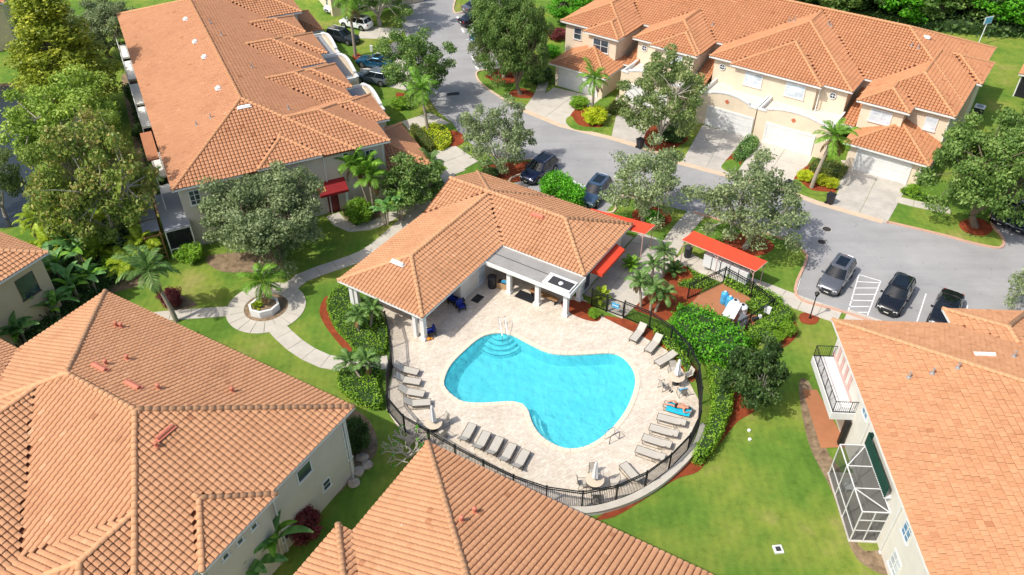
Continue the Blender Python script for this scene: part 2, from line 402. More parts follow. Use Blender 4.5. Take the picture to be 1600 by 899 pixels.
def ribbon(pts, w, z0, z1, closed=False):
    """raised strip of width w along a polyline (a kerb, a painted line)"""
    mb = MB(); P_ = [Vector(p) for p in pts]; n = len(P_); Lf = []; Rt = []
    for i in range(n):
        a = P_[i - 1] if (i > 0 or closed) else P_[i]; c = P_[(i + 1) % n] if (i < n - 1 or closed) else P_[i]
        t = (c - a).normalized(); nn = Vector((-t.y, t.x)) * (w / 2); Lf.append(P_[i] + nn); Rt.append(P_[i] - nn)
    for i in range(n if closed else n - 1):
        j = (i + 1) % n; q = [Rt[i], Rt[j], Lf[j], Lf[i]]
        vs = [(*p, z0) for p in q] + [(*p, z1) for p in q]
        mb.add(vs, [(4, 5, 6, 7), (0, 1, 5, 4), (2, 3, 7, 6), (1, 2, 6, 5), (3, 0, 4, 7)])
    return mb

# ------------------------------------------------------------------ tiled hip roofs
def clip(poly, a, b, c):
    """keep a*x+b*y<=c"""
    out = []; n = len(poly)
    for i in range(n):
        p, q = poly[i], poly[(i + 1) % n]; dp = a * p[0] + b * p[1] - c; dq = a * q[0] + b * q[1] - c
        if dp <= 1e-9: out.append(p)
        if (dp < -1e-9 and dq > 1e-9) or (dp > 1e-9 and dq < -1e-9):
            t = dp / (dp - dq); out.append((p[0] + t * (q[0] - p[0]), p[1] + t * (q[1] - p[1])))
    return out
class Vol:
    def __init__(s, u0, u1, v0, v1, ze, sl, act='SNWE'): s.u0, s.u1, s.v0, s.v1, s.ze, s.sl, s.act = u0, u1, v0, v1, ze, sl, act
    # distance from each eave: d = A*u + B*v + C
    def lin(s, e): return {'W': (1, 0, -s.u0), 'E': (-1, 0, s.u1), 'S': (0, 1, -s.v0), 'N': (0, -1, s.v1)}[e]
    def z(s, u, v):
        u = np.asarray(u, float); v = np.asarray(v, float); d = np.full(u.shape, 1e9)
        for e in s.act: a, b, c = s.lin(e); d = np.minimum(d, a * u + b * v + c)
        out = s.ze + s.sl * d
        ins = (u >= s.u0 - .01) & (u <= s.u1 + .01) & (v >= s.v0 - .01) & (v <= s.v1 + .01)
        return np.where(ins, out, -1e9)
    def faces(s):
        F = {}
        for e in s.act:
            a, b, c = s.lin(e); poly = [(s.u0, s.v0), (s.u1, s.v0), (s.u1, s.v1), (s.u0, s.v1)]
            for k in s.act:
                if k != e: a2, b2, c2 = s.lin(k); poly = clip(poly, a - a2, b - b2, c2 - c)
            if len(poly) >= 3: F[e] = poly
        return F
TW, TE = .325, .385           # tile width, exposure along the slope
BARREL = [(.010, -.05), (.030, .028), (.085, .052), (.24, .052), (.297, .028), (.315, -.05)]
FLATP = [(.006, .0), (.319, .0)]
def buried(vols, k, u, v, z, eps=.02):
    h = np.zeros(np.shape(u), bool)
    for j, w in enumerate(vols):
        if j == k: continue
        zz = w.z(u, v); h |= (zz > z + eps) | ((j < k) & (zz > z - .004))
    return h
def roof(parent, vols, tile, cap, style='barrel', singles=0, over=.05, cam_local=None, gutter='white_trim', wall_mat=None, wall_over=.45, wall_vols=None, z_base=0.):
    """hip volumes united into one tiled roof. parent axes: u, v, z"""
    rf = MB(); prof = BARREL if style == 'barrel' else FLATP
    under = []
    for k, w in enumerate(vols):
        for e, poly in w.faces().items():
            vs = [(x, y, float(w.z(x, y)) - .07 - .002 * k) for x, y in poly]; rf.add(vs, [tuple(range(len(vs)))])
        zb = w.ze - .10 - .003 * k
        rf.add([(w.u0, w.v0, zb), (w.u1, w.v0, zb), (w.u1, w.v1, zb), (w.u0, w.v1, zb)], [(3, 2, 1, 0)])
    ro = rf.build('roof', 'roof_underlay', parent)
    V = []; T = []; META = []            # tiles
    for k, w in enumerate(vols):
        cs = 1 / math.sqrt(1 + w.sl * w.sl); step = TE * cs
        for e, poly in w.faces().items():
            A, B, c0 = w.lin(e); nrm = np.array([A, B]); al = np.array([-B, A])     # nrm points up-slope, al along the eave
            o = -c0 * nrm                                              # point on the eave line
            pa = [((p[0] - o[0]) * al[0] + (p[1] - o[1]) * al[1], A * p[0] + B * p[1] + c0) for p in poly]
            dmax = max(q[1] for q in pa)
            def span(d):
                d = min(max(d, 0), dmax - 1e-4); xs = []
                for i in range(len(pa)):
                    (x1, y1), (x2, y2) = pa[i], pa[(i + 1) % len(pa)]
                    if (y1 - d) * (y2 - d) <= 0 and abs(y1 - y2) > 1e-9: xs.append(x1 + (d - y1) / (y2 - y1) * (x2 - x1))
                    elif abs(y1 - d) < 1e-6 and abs(y2 - d) < 1e-6: xs += [x1, x2]
                return (min(xs), max(xs)) if xs else (0, 0)
            nrow = int(dmax / step) + 1
            for i in range(nrow):
                d0 = i * step - over; d1 = min((i + 1) * step + .03 - over, dmax); dm = (max(d0, 0) + d1) / 2
                lo0, hi0 = span(d0); lo1, hi1 = span(d1); lm, hm = span(dm)
                sh = (TW / 2 if (style == 'flat' and i % 2) else 0)
                a_min = min(pa, key=lambda q: q[0])[0]
                j0 = math.floor((lm - a_min - sh) / TW) - 1; j1 = math.ceil((hm - a_min - sh) / TW) + 1
                aa = a_min + sh + np.arange(j0, j1) * TW
                ctr = aa + TW / 2; keep = (ctr + TW * .5 > lm + .04) & (ctr - TW * .5 < hm - .04)
                aa = aa[keep]
                if not len(aa): continue
                cc = np.clip(aa + TW / 2, lm, hm); uu = o[0] + al[0] * cc + nrm[0] * dm; vv = o[1] + al[1] * cc + nrm[1] * dm
                zz = w.ze + w.sl * dm
                ok = ~buried(vols, k, uu, vv, np.full(uu.shape, zz)); aa = aa[ok]
                if not len(aa): continue
                n = len(aa); X = aa[:, None] + np.array([p[0] for p in prof])[None] ; H = np.array([p[1] for p in prof])[None].repeat(n, 0)
                lift = rng.uniform(0, .012 if style == 'barrel' else .022, n)[:, None]
                full = (X[:, 0] >= max(lo0, lo1) - .01) & (X[:, -1] <= min(hi0, hi1) + .01)
                rows = []
                for (d, lo, hi, dz) in ((d0, lo0, hi0, .060 if style == 'barrel' else .070), (d1, lo1, hi1, .0), (d0, lo0, hi0, -.005)):
                    xc = np.clip(X, lo - .0, hi + .0)
                    hh = H * (1 if dz >= 0 else .0) + dz + lift
                    q = np.stack([o[0] + al[0] * xc + nrm[0] * d, o[1] + al[1] * xc + nrm[1] * d, w.ze + w.sl * d + hh], -1); rows.append(q)
                V.append(np.concatenate(rows, 1)); tt_ = np.clip(rng.normal(.52, (.065 if style == 'barrel' else .11), n), 0, 1); odd = rng.random(n) < .006; tt_[odd] = rng.choice([0., .02, 1.], odd.sum()); T.append(tt_)
                META += [(float(a), i, full[q], k, e, float(d0), float(d1)) for q, a in enumerate(aa)]
    V = np.concatenate(V); T = np.concatenate(T); np_ = len(prof)
    single_idx = np.zeros(len(V), bool)
    if singles and cam_local is not None:
        ctr = V.mean(1); dist = np.linalg.norm(ctr - np.array(cam_local)[None], axis=1)
        fullm = np.array([q[2] for q in META]); order = np.argsort(np.where(fullm, dist, 1e9))
        vis = order[:singles]; single_idx[vis[fullm[vis]]] = True
    base = []
    for c in range(np_ - 1):
        base.append((c, c + 1, np_ + c + 1, np_ + c))
    base = np.array(base, np.int32)
    def tm(VV, TT, name):
        n = len(VV); Q = (base[None] + (np.arange(n) * 3 * np_)[:, None, None]).reshape(-1, 4)
        return fastmesh(name, VV.reshape(-1, 3), Q, tile, smooth=False, tint=np.repeat(TT, len(base)))
    tag(link('roof_tiles', tm(V[~single_idx], T[~single_idx], 'roof_tiles'), ro), kind='stuff')
    # the tiles nearest to the eye, one object each, sharing a handful of meshes per slope
    cache = {}
    for q in np.nonzero(single_idx)[0]:
        key = (META[q][3], META[q][4], round(META[q][5] - META[q][6], 2), int(T[q] * 5))
        org = V[q, 0].copy()
        if key not in cache: cache[key] = tm((V[q] - org)[None], np.array([T[q]]), 'roof_tile')
        link('roof_tile', cache[key], ro, tuple(float(x) for x in org))
    # ridge and hip caps
    caps = MB(); capme = None; ncap = 0
    for k, w in enumerate(vols):
        F = w.faces(); done = set()
        for e, poly in F.items():
            for i in range(len(poly)):
                p, q = poly[i], poly[(i + 1) % len(poly)]
                for e2 in w.act:
                    if e2 == e: continue
                    a, b, c = w.lin(e); a2, b2, c2 = w.lin(e2)
                    if all(abs((a - a2) * r[0] + (b - b2) * r[1] + c - c2) < 1e-5 for r in (p, q)):
                        key = tuple(sorted([(round(p[0], 2), round(p[1], 2)), (round(q[0], 2), round(q[1], 2))]))
                        if key in done: continue
                        done.add(key)
                        P0 = Vector((*p, float(w.z(*p)))); P1 = Vector((*q, float(w.z(*q))))
                        if P0.z > P1.z: P0, P1 = P1, P0
                        if (P1 - P0).length < .2: continue
                        d = (P1 - P0).normalized(); L = (P1 - P0).length; m = max(1, round(L / .41)); st = L / m
                        side = d.cross(Vector((0, 0, 1))).normalized(); up = side.cross(d).normalized()
                        for r in range(m):
                            cpt = P0 + d * (st * (r + .5))
                            if buried(vols, k, cpt.x, cpt.y, cpt.z, .05): continue
                            if any(j != k and float(vols[j].z(cpt.x, cpt.y)) > cpt.z - .002 and j < k for j in range(len(vols))): continue
                            jit = random.uniform(-.012, .012)
                            vs = []
                            for (s_, rad, dz) in ((-.03, .180, .080), (st, .155, .05)):
                                for a_ in range(7):
                                    t = math.pi * a_ / 6
                                    vs.append(d * s_ + side * (rad * math.cos(t) + jit) + up * (rad * .78 * math.sin(t) + dz - .02))
                            fs = [(a_, a_ + 1, 8 + a_, 7 + a_) for a_ in range(6)] + [tuple(range(7))[::-1]]
                            if singles and ncap < 300:
                                mb = MB(); mb.add(vs, fs); me = mb.mesh('ridge_cap', cap)
                                me.polygons.foreach_set('use_smooth', [True] * 6 + [False]); link('ridge_cap', me, ro, tuple(P0 + d * (st * r))); ncap += 1
                            else:
                                caps.add([v_ + P0 + d * (st * r) for v_ in vs], fs)
    if caps.v: tag(caps.build('ridge_caps', cap, ro), kind='stuff')
    # gutters along the exposed eaves
    for k, w in enumerate(vols):
        for e in w.act:
            p, q = {'W': ((w.u0, w.v0), (w.u0, w.v1)), 'E': ((w.u1, w.v0), (w.u1, w.v1)), 'S': ((w.u0, w.v0), (w.u1, w.v0)), 'N': ((w.u0, w.v1), (w.u1, w.v1))}[e]
            p = np.array(p); q = np.array(q); L = np.linalg.norm(q - p); m = max(2, int(L / .1)); ts = (np.arange(m) + .5) / m
            a, b, _ = w.lin(e); out = -np.array([a, b])
            pts = p[None] + ts[:, None] * (q - p)[None] - out[None] * .05
            free = np.ones(m, bool)
            for j, w2 in enumerate(vols):
                if j != k: free &= ~(w2.z(pts[:, 0], pts[:, 1]) > w.ze - .03)
            i = 0
            while i < m:
                if free[i]:
                    j = i
                    while j < m and free[j]: j += 1
                    A_ = p + (q - p) * (i / m); B_ = p + (q - p) * (j / m); c = (A_ + B_) / 2 - out * .02; ln = np.linalg.norm(B_ - A_)
                    if ln > .25:
                        dx = abs(out[0]) > .5
                        MB().box((0, 0, 0), (.13, ln + .1, .17) if dx else (ln + .1, .13, .17)).build('gutter', gutter, ro, (float(c[0]), float(c[1]), w.ze - .075 - .002 * k))
                    i = j
                else: i += 1
    if wall_mat:
        for k, w in enumerate(wall_vols or vols):
            g = {e: (wall_over + .004 * k if e in w.act else 0) for e in 'SNWE'}
            MB().prism([(w.u0 + g['W'], w.v0 + g['S']), (w.u1 - g['E'], w.v0 + g['S']), (w.u1 - g['E'], w.v1 - g['N']), (w.u0 + g['W'], w.v1 - g['N'])], z_base, w.ze - .02 - .003 * k).build('wall', wall_mat, parent)
    return ro
def local_cam(o, a):
    d = np.array([-o[0], -o[1]]); c, s = math.cos(R(a)), math.sin(R(a)); return (d[0] * c + d[1] * s, -d[0] * s + d[1] * c, 43.)
def scaled(k, ze, sl, *rects): return [Vol(r[0] * k, r[1] * k, r[2] * k, r[3] * k, ze + (r[5] if len(r) > 5 else 0), sl, r[4] if len(r) > 4 else 'SNWE') for r in rects]

def window(parent, face, at, pos, z0, z1, w, cols=2, rows=2, glass='window_glass', out=None, frame='white_paint', fw=.09, proud=.05):
    """a window on a wall of its parent. face: 'S','N','W','E' (outward normal -v,+v,-u,+u); at = wall coordinate"""
    mb = MB(); h = z1 - z0
    def bx(cx, cz, sx, sz, dep): mb.box((cx, 0, cz), (sx, dep, sz))
    bx(0, h - fw / 2, w, fw, proud * 2); bx(0, fw / 2, w + .12, fw + .04, proud * 2 + .06)
    bx(-w / 2 + fw / 2, h / 2, fw, h - 2 * fw, proud * 2); bx(w / 2 - fw / 2, h / 2, fw, h - 2 * fw, proud * 2)
    for c in range(1, cols): bx(-w / 2 + w * c / cols, h / 2, .05 if cols > 2 else .07, h - 2 * fw, proud * 1.7)
    for r in range(1, rows): bx(0, h * r / rows, w - 2 * fw, .05, proud * 1.6)
    rz = {'S': 0, 'N': math.pi, 'E': math.pi / 2, 'W': -math.pi / 2}[face]
    loc = {'S': (pos, at, z0), 'N': (pos, at, z0), 'E': (at, pos, z0), 'W': (at, pos, z0)}[face]
    o = mb.build('window', frame, parent, loc, rz)
    MB().box((0, 0, h / 2), (w - fw * 1.2, proud * 1.1, h - fw * 1.2)).build('pane', glass, o)
    return o
def garage_door(parent, face, at, pos, w, h=2.15):
    fr = MB().box((-w / 2 - .09, 0, h / 2), (.18, .12, h)).box((w / 2 + .09, 0, h / 2), (.18, .12, h)).box((0, 0, h + .1), (w + .36, .12, .2))
    rz = {'S': 0, 'E': math.pi / 2}[face]; loc = (pos, at, 0) if face == 'S' else (at, pos, 0)
    o = fr.build('garage_door', 'white_paint', parent, loc, rz)
    for k in range(4):
        mb = MB().box((0, .01, h * (k + .5) / 4), (w - .01, .06, h / 4 - .015))
        for c in range(8): mb.box((-w / 2 + w * (c + .5) / 8, -.022, h * (k + .5) / 4), (w / 8 - .12, .02, h / 4 - .16))
        mb.build('door_panel', 'white_paint', o)
    return o
def vent(parent, vols, u, v, kind='pipe', rz=0.):
    z = max(float(w.z(u, v)) for w in vols) + .08
    if kind == 'pipe':
        MB().lathe([(.16, -.1), (.15, .03), (.06, .05), (.055, .34), (.075, .35), (.07, .42)], 10).build('vent_pipe', 'vent_metal', parent, (u, v, z), 0, True)
    elif kind == 'redpipe':
        MB().lathe([(.17, -.1), (.14, .04), (.10, .06), (.10, .26), (.13, .28), (.12, .34), (.06, .38)], 10).build('vent_pipe', 'vent_red', parent, (u, v, z), 0, True)
    else:
        col = {'red': 'vent_red', 'white': 'vent_white'}[kind.split('_')[0]]; L = 1.1 if kind.endswith('long') else .58; B = .30 if kind.endswith('long') else .46
        mb = MB(); vs = []; ns = 6
        for s_ in (-L / 2, L / 2):
            for a in range(ns + 1): t = math.pi * a / ns; vs.append((s_, -B / 2 * math.cos(t), .20 * math.sin(t) ** .7))
        fs = [(a, a + 1, ns + 2 + a, ns + 1 + a) for a in range(ns)] + [tuple(range(ns + 1))[::-1], tuple(range(ns + 1, 2 * ns + 2))]
        mb.add(vs, fs); mb.box((0, 0, 0), (L + .2, B + .18, .05)); mb.build('roof_vent', col, parent, (u, v, z), rz)

# ------------------------------------------------------------------ the ground and what is laid on it
def sheet_holes(name, outer, holes, z, m):
    bm = bmesh.new()
    for loop in [outer] + holes:
        vs = [bm.verts.new((x, y, z)) for x, y in loop]
        for a, b in zip(vs, vs[1:] + vs[:1]): bm.edges.new((a, b))
    bmesh.ops.triangle_fill(bm, use_beauty=True, use_dissolve=False, edges=bm.edges[:])
    for f in bm.faces:
        f.normal_update()
        if f.normal.z < 0: f.normal_flip()
    me = bpy.data.meshes.new(name); bm.to_mesh(me); bm.free(); me.materials.append(MATS[m]); return link(name, me)
pool_outer = smooth_closed([(-5.31,41.93),(-4.91,43.71),(-3.73,45.59),(-2.48,47.03),(-1.05,47.51),(0.18,47.19),(1.48,46.2),(2.92,45.24),(4.52,45.04),(6.47,45.18),(7.78,45.18),(8.72,44.49),(9.29,43.13),(9.3,41.69),(8.79,40.05),(8.03,38.49),(6.85,36.92),(5.73,35.92),(4.58,35.37),(3.42,35.37),(2.29,35.97),(1.45,36.92),(0.98,38.06),(0.77,39.07),(0.15,39.58),(-2.02,39.45),(-3.56,39.58),(-4.51,40.28),(-5.11,41.09)], 3)
pool_in = offset_poly(pool_outer, .30)
pond = [(-71.4,93.07),(-61.25,91.33),(-57.9,91.86),(-53.99,84.73),(-50.46,76.01),(-46.53,68.48),(-43.57,62.95),(-44.53,61.7),(-46.68,61.29),(-52.35,58.91)]
ground = struct(sheet_holes('ground', [(-1500, -600), (1500, -600), (1500, 2500), (-1500, 2500)], [offset_poly(pool_outer, .1), pond], 0., 'lawn'))
struct(triang(offset_poly(pond, -.6), -.35, 'pond_water', 'pond_water'))
bank = MB()
for (a, b) in zip(pond, pond[1:] + pond[:1]): bank.add([(*a, 0), (*b, 0), (*b, -.6), (*a, -.6)], [(0, 1, 2, 3)])
struct(bank.build('pond_bank', 'soil'))

# roads
road_poly = [(-15.3,122.31),(-15.29,110.55),(-13.4,102.88),(-11.45,95.05),(-9.87,88.06),(-8.32,84.06),(-6.58,81.49),(-5.37,78.18),(-2.68,74.79),(-0.01,73.37),(2.48,73.5),(1.53,71.23),(-0.01,68.58),(8.66,63.69),(10.2,66.54),(12.24,66.09),(14.53,64.99),(16.93,63.81),(20.53,61.83),(24.19,59.64),(25.19,58.67),(25.62,57.53),(25.48,56.43),(23.32,51.66),(26.55,49.59),(32.46,46.15),(41.44,40.98),(49.64,50.34),(58.97,66.41),(52.17,67.53),(45.78,65.49),(44.56,63.33),(43.95,61.47),(44.03,60.27),(43.78,59.09),(42.87,58.23),(40.6,59.13),(39.04,60.06),(34.93,62.06),(29.32,65.24),(26.84,67.36),(22.4,69.82),(17.4,72.64),(15.49,74.83),(10.92,77.8),(5.58,80.63),(1.21,84.55),(-0.02,85.97),(-2.12,88.74),(-3.62,91.13),(-4.3,93.24),(-4.12,94.7),(-2.24,95.26),(0.92,96.2),(0.47,105.03),(-0.04,114.15),(-5.97,115.61),(-8.08,114.13),(-8.37,116.1),(-8.06,122.33)]
struct(triang(road_poly, .008, 'road', 'asphalt'))
ub = [(-22.91,122.28),(-15.3,122.31),(-15.29,110.55),(-13.4,102.88),(-11.45,95.05),(-9.87,88.06),(-8.32,84.06),(-11.52,83.59),(-14.38,89.72),(-17.21,96.91),(-20.39,104.97)]
kerbs = [
    ([(-8.09,121.25),(-8.37,116.1),(-7.89,113.89),(-6.39,114.62)], 'kerb'), ([(-0.03,96.2),(-2.24,95.26),(-4.12,94.7),(-4.3,93.24),(-3.62,91.13),(-2.12,88.74),(-0.02,85.97),(1.21,84.55)], 'kerb'),
    ([(34.51,62.06),(34.93,62.06),(39.04,60.06),(40.6,59.13),(42.87,58.23),(43.78,59.09),(44.03,60.27),(43.95,61.47),(44.56,63.33)], 'kerb_pink'),
    ([(16.93,63.81),(20.53,61.83),(24.19,59.64),(25.19,58.67),(25.62,57.53),(25.48,56.43),(23.32,51.66),(26.55,49.59),(32.46,46.15)], 'kerb_pink'),
    ([(-2.68,74.79),(-0.01,73.37),(2.48,73.5),(1.53,71.23),(-0.01,68.58),(8.66,63.69),(10.2,66.54),(12.24,66.09),(14.53,64.99)], 'kerb'),
]
for pts, m_ in kerbs: struct(ribbon(smooth_closed(pts, 5, False), .22, 0, .12).build('kerb', m_))
# painted markings
def stripe(a, b, w=.1): return ribbon([a, b], w, .010, .013)
mk = MB()
marks = [
         [(29.38,54.47),(26.54,48.89)], [(30.92,53.6),(28.06,48.74)], [(29.38,54.47),(30.92,53.6)], [(28.96,53.52),(30.78,53.35)], [(28.52,52.67),(30.33,52.67)], [(28.04,51.83),(29.83,51.84)], [(27.6,51.1),(29.35,51.02)],
         [(27.19,50.3),(28.84,50.3)], [(26.81,49.59),(28.45,49.59)], [(34.08,51.93),(31.62,47.83)], [(36.88,50.47),(34.34,46.29)], [(39.2,48.91),(36.63,44.95)], [(25.37,56.43),(23.28,51.74)],
         [(-5.37,100.45),(-2.84,101.27)], [(-4.75,97.13),(-1.24,98.3)], [(-6.13,104.58),(-3.61,105.23)], [(-6.81,108.29),(-4.58,108.98)], [(6.49,69.19),(5.41,66.75)]]
for a, b in marks:
    t = stripe(a, b); struct(t.build('parking_line', 'line_white'))
for a, b in [[(-7.65,112.68),(-7.3,111.04)], [(-6.82,108.52),(-6.49,106.96)], [(-5.08,99.46),(-4.78,97.9)], [(-4.49,96.37),(-4.21,95.25)], [(5.87,69.42),(7.19,68.36)]]: struct(stripe(a, b, .3).build('parking_line', 'line_white'))

# concrete driveways: separate cast panels
def slab_grid(parent, quad, nu, nv, z0, z1, m, gap=.025, wobble=.006):
    a, b, c, d = (Vector(q) for q in quad)
    for i in range(nu):
        for j in range(nv):
            cs = []
            for (s, t) in ((i, j), (i + 1, j), (i + 1, j + 1), (i, j + 1)):
                s /= nu; t /= nv; cs.append(a.lerp(b, s).lerp(d.lerp(c, s), t))
            ctr = sum(cs, Vector((0, 0))) / 4; cs = [q + (ctr - q).normalized() * gap for q in cs]
            dz = random.uniform(0, wobble); MB().prism([tuple(q) for q in cs], z0, z1 + dz).build('slab', m, parent)
def driveway(quad, nu=2, nv=3, m='concrete_drive'):
    p = struct(link('driveway', None)); slab_grid(p, quad, nu, nv, -.05, .024, m); return p
driveway([(1.21,84.71),(6.0,80.63),(10.36,87.45),(4.98,90.29)], 2, 3, 'concrete_drive')
driveway([(10.6,78.07),(15.67,74.7),(19.45,81.85),(12.39,86.97)], 2, 3, 'concrete_stained')
driveway([(17.22,72.77),(21.65,70.18),(25.47,78.11),(20.91,80.96)], 2, 3, 'concrete_stained')
driveway([(22.01,70.06),(27.03,67.37),(31.29,74.47),(26.3,77.55)], 2, 3, 'concrete_drive')
driveway([(30.1,64.81),(34.45,62.06),(38.97,68.78),(34.1,72.05)], 2, 3, 'concrete_stained')
driveway([(-11.13,79.58),(-6.72,81.34),(-9.24,83.9),(-12.19,81.77)], 2, 1); driveway([(-8.79,74.78),(-5.65,70.72),(-3.42,73.23),(-5.96,76.39)], 2, 2)
driveway([(-20.39,104.97),(-15.08,104.56),(-14.62,108.27),(-20.59,109.38)], 2, 1); driveway([(-17.69,91.79),(-10.12,88.39),(-11.81,94.68),(-19.21,96.9)], 3, 1)
driveway([(-19.21,96.9),(-11.81,94.68),(-13.12,100.03),(-15.08,104.56)], 2, 2)
apron = [(34.42,61.96),(29.29,65.13),(26.81,67.25),(22.38,69.7),(17.38,72.51),(15.47,74.7),(10.9,77.66),(5.58,80.49),(1.21,84.39)]
struct(ribbon([(x - .25, y + .35) for x, y in apron], .7, 0, .030).build('gutter_strip', 'kerb'))

# walkways
def walkway(pts, w, step=1.5, m='concrete', z=.035):
    p = struct(link('sidewalk', None)); q = resample(smooth_closed(pts, 8, False), step); n = len(q); Lf = []; Rt = []
    for i in range(n):
        t = (q[min(i + 1, n - 1)] - q[max(i - 1, 0)]).normalized(); nn = Vector((-t.y, t.x)) * (w / 2); Lf.append(q[i] + nn); Rt.append(q[i] - nn)
    for i in range(n - 1):
        cs = [Rt[i], Rt[i + 1], Lf[i + 1], Lf[i]]; ctr = sum(cs, Vector((0, 0))) / 4; cs = [v + (ctr - v).normalized() * .022 for v in cs]
        MB().prism([tuple(v) for v in cs], -.05, z + random.uniform(0, .006)).build('slab', m, p)
    return p
walkway([(-9.27,43.91),(-10.71,43.64),(-12.38,43.63),(-14.12,44.04),(-15.94,45.21),(-17.46,46.64),(-18.73,48.13)], 1.45)
walkway([(-22.49,49.74),(-24.57,49.5),(-27.44,49.18),(-30.4,48.64)], 1.25)
walkway([(-18.5,52.75),(-17.42,54.29),(-14.87,55.9),(-12.38,57.84),(-9.51,63.02),(-6.93,68.8),(-6.13,71.21),(-5.07,71.96)], 1.4)
walkway([(-16.72,63.53),(-16.05,62.38),(-14.72,61.35),(-13.17,61.56),(-11.82,62.49),(-10.89,63.65),(-9.76,65.6),(-8.22,67.64)], 1.3)
walkway([(17.27,63.7),(15.24,60.71),(13.87,58.08),(11.65,54.0),(8.07,49.32)], 1.75)
walkway([(14.62,57.14),(16.9,54.97),(20.24,52.9),(22.93,51.01),(26.08,49.04)], 1.9)
walkway([(26.68,49.35),(29.11,47.83),(32.78,45.72)], 1.5)
walkway([(36.76,66.14),(38.78,65.04),(41.15,64.18)], 1.2)
walkway([(9.99,83.03),(11.77,85.2),(12.8,88.11)], 1.1, 1.2); walkway([(31.89,67.84),(33.56,70.57),(34.24,73.31)], 1.0, 1.2)
walkway([(1.86,84.55),(3.11,88.09),(3.81,91.84)], 1.2)
# ring walk round the planter
ring = struct(link('sidewalk', None)); rc = Vector((-19.83,50.21)); r1, r0 = 3.15, 1.75
for k in range(18):
    t0, t1 = 2 * math.pi * k / 18 + .008, 2 * math.pi * (k + 1) / 18 - .008
    pts = [(rc.x + r1 * math.cos(t), rc.y + r1 * math.sin(t)) for t in (t0, (t0 + t1) / 2, t1)] + [(rc.x + r0 * math.cos(t), rc.y + r0 * math.sin(t)) for t in (t1, (t0 + t1) / 2, t0)]
    MB().prism(pts, -.05, .042 + random.uniform(0, .006)).build('slab', 'concrete', ring)
struct(triang([(rc.x + 1.74 * math.cos(k / 20 * 2 * math.pi), rc.y + 1.74 * math.sin(k / 20 * 2 * math.pi)) for k in range(20)], .016, 'soil_bed', 'soil'))

# pool deck, pool
fence_top = [(601, 487)]
FB = [(-9.79,47.66),(-9.12,45.25),(-8.79,42.78),(-8.94,40.59),(-8.81,39.17),(-7.94,37.7),(-6.71,36.56),(-4.97,35.46),(-3.08,34.05),(-1.15,32.85),(0.8,31.72),(2.68,31.09),(4.62,30.86),(6.83,31.48),(8.8,32.61),(10.56,34.15),(11.98,35.81),(12.82,37.61),(13.29,40.0),(13.51,43.02),(12.7,44.89),(11.6,47.02),(9.78,48.37),(8.85,48.91)]
GATE = [(8.85,48.91),(7.54,49.69)]; FW_END = (6.41,50.41)
deck_poly = FB[:19] + [(12.6,43.14),(11.76,45.19),(10.15,46.69),(8.17,48.25),(7.14,49.16),(6.0,51.06),(-0.0,54.85),(-5.61,57.57),(-8.67,54.4),(-11.29,51.68)]
struct(sheet_holes('pool_deck', deck_poly, [offset_poly(pool_outer, .05)], .012, 'pavers'))
pool = thing('swimming_pool', 'freeform turquoise swimming pool in the pale paver deck', 'pool', (0, 0, 0))
ZF = -1.25
bs = MB(); n_ = len(pool_in)
for i in range(n_):
    a, b = pool_in[i], pool_in[(i + 1) % n_]; bs.add([(*a, .0), (*b, .0), (*b, ZF), (*a, ZF)], [(3, 2, 1, 0)])
bs.build('basin_wall', 'pool_plaster', pool)
fl = triang(pool_in, ZF, 'basin_floor', 'pool_plaster', pool)
wl_ = MB()
for i in range(n_):
    a, b = offset_poly(pool_in, .004)[i], offset_poly(pool_in, .004)[(i + 1) % n_]
    wl_.add([(*a, .0), (*b, .0), (*b, -.2), (*a, -.2)], [(3, 2, 1, 0)])
wl_.build('waterline_tile', 'poolwhite', pool)
# coping stones, laid one by one round the edge
co = resample(pool_outer + pool_outer[:1], .52); ci = []
for i in range(len(co) - 1):
    a, b = co[i], co[i + 1]; t = (co[(i + 1) % (len(co) - 1)] - co[i - 1 if i else len(co) - 2]).normalized(); ci.append(a)
def inn(i):
    m_ = len(co) - 1; t = (co[(i + 1) % m_] - co[(i - 1) % m_]).normalized(); nn = Vector((-t.y, t.x))
    q = co[i % m_] + nn * .36
    return q if inside(pool_outer, np.array([q.x]), np.array([q.y]))[0] else co[i % m_] - nn * .36
for i in range(len(co) - 1):
    cs = [co[i], co[i + 1], inn(i + 1), inn(i)]; ctr = sum(cs, Vector((0, 0))) / 4; cs = [v + (ctr - v).normalized() * .012 for v in cs]
    MB().prism([tuple(v) for v in cs], -.06, .045 + random.uniform(0, .004)).build('coping_stone', 'coping', pool)
stc = Vector((-0.94,47.41))
for k, rr in enumerate((.80, 1.15, 1.50, 1.85)):
    pts = [(stc.x + rr * math.cos(2 * math.pi * q / 28), stc.y + rr * math.sin(2 * math.pi * q / 28)) for q in range(28)]
    pts = [p for p in pts]
    step_o = MB()
    pin = [q for q in pts]
    step_o.prism(pin, ZF + .01 * k, -.30 - .20 * k); so = step_o.build('step', 'pool_plaster', pool)
    ed = MB(); 
    for a, b in zip(pts, pts[1:] + pts[:1]):
        mx_, my_ = (a[0] + b[0]) / 2, (a[1] + b[1]) / 2
        if inside(pool_in, np.array([mx_]), np.array([my_]))[0]: ed.tube((*a, -.30 - .20 * k), (*b, -.30 - .20 * k), .035, None, 5)
    if ed.v: ed.build('step_nosing', 'pool_tile', so)
bl = smooth_closed([(1.04,38.71),(1.24,37.54),(1.66,36.75),(2.25,36.13)], 5, False)
for k in range(2):
    off = [(x + .42 + .36 * k, y + .20 - .10 * k) for x, y in bl]; ribbon(off, .34, ZF, -.35 - .28 * k).build('step', 'poolwhite', pool)
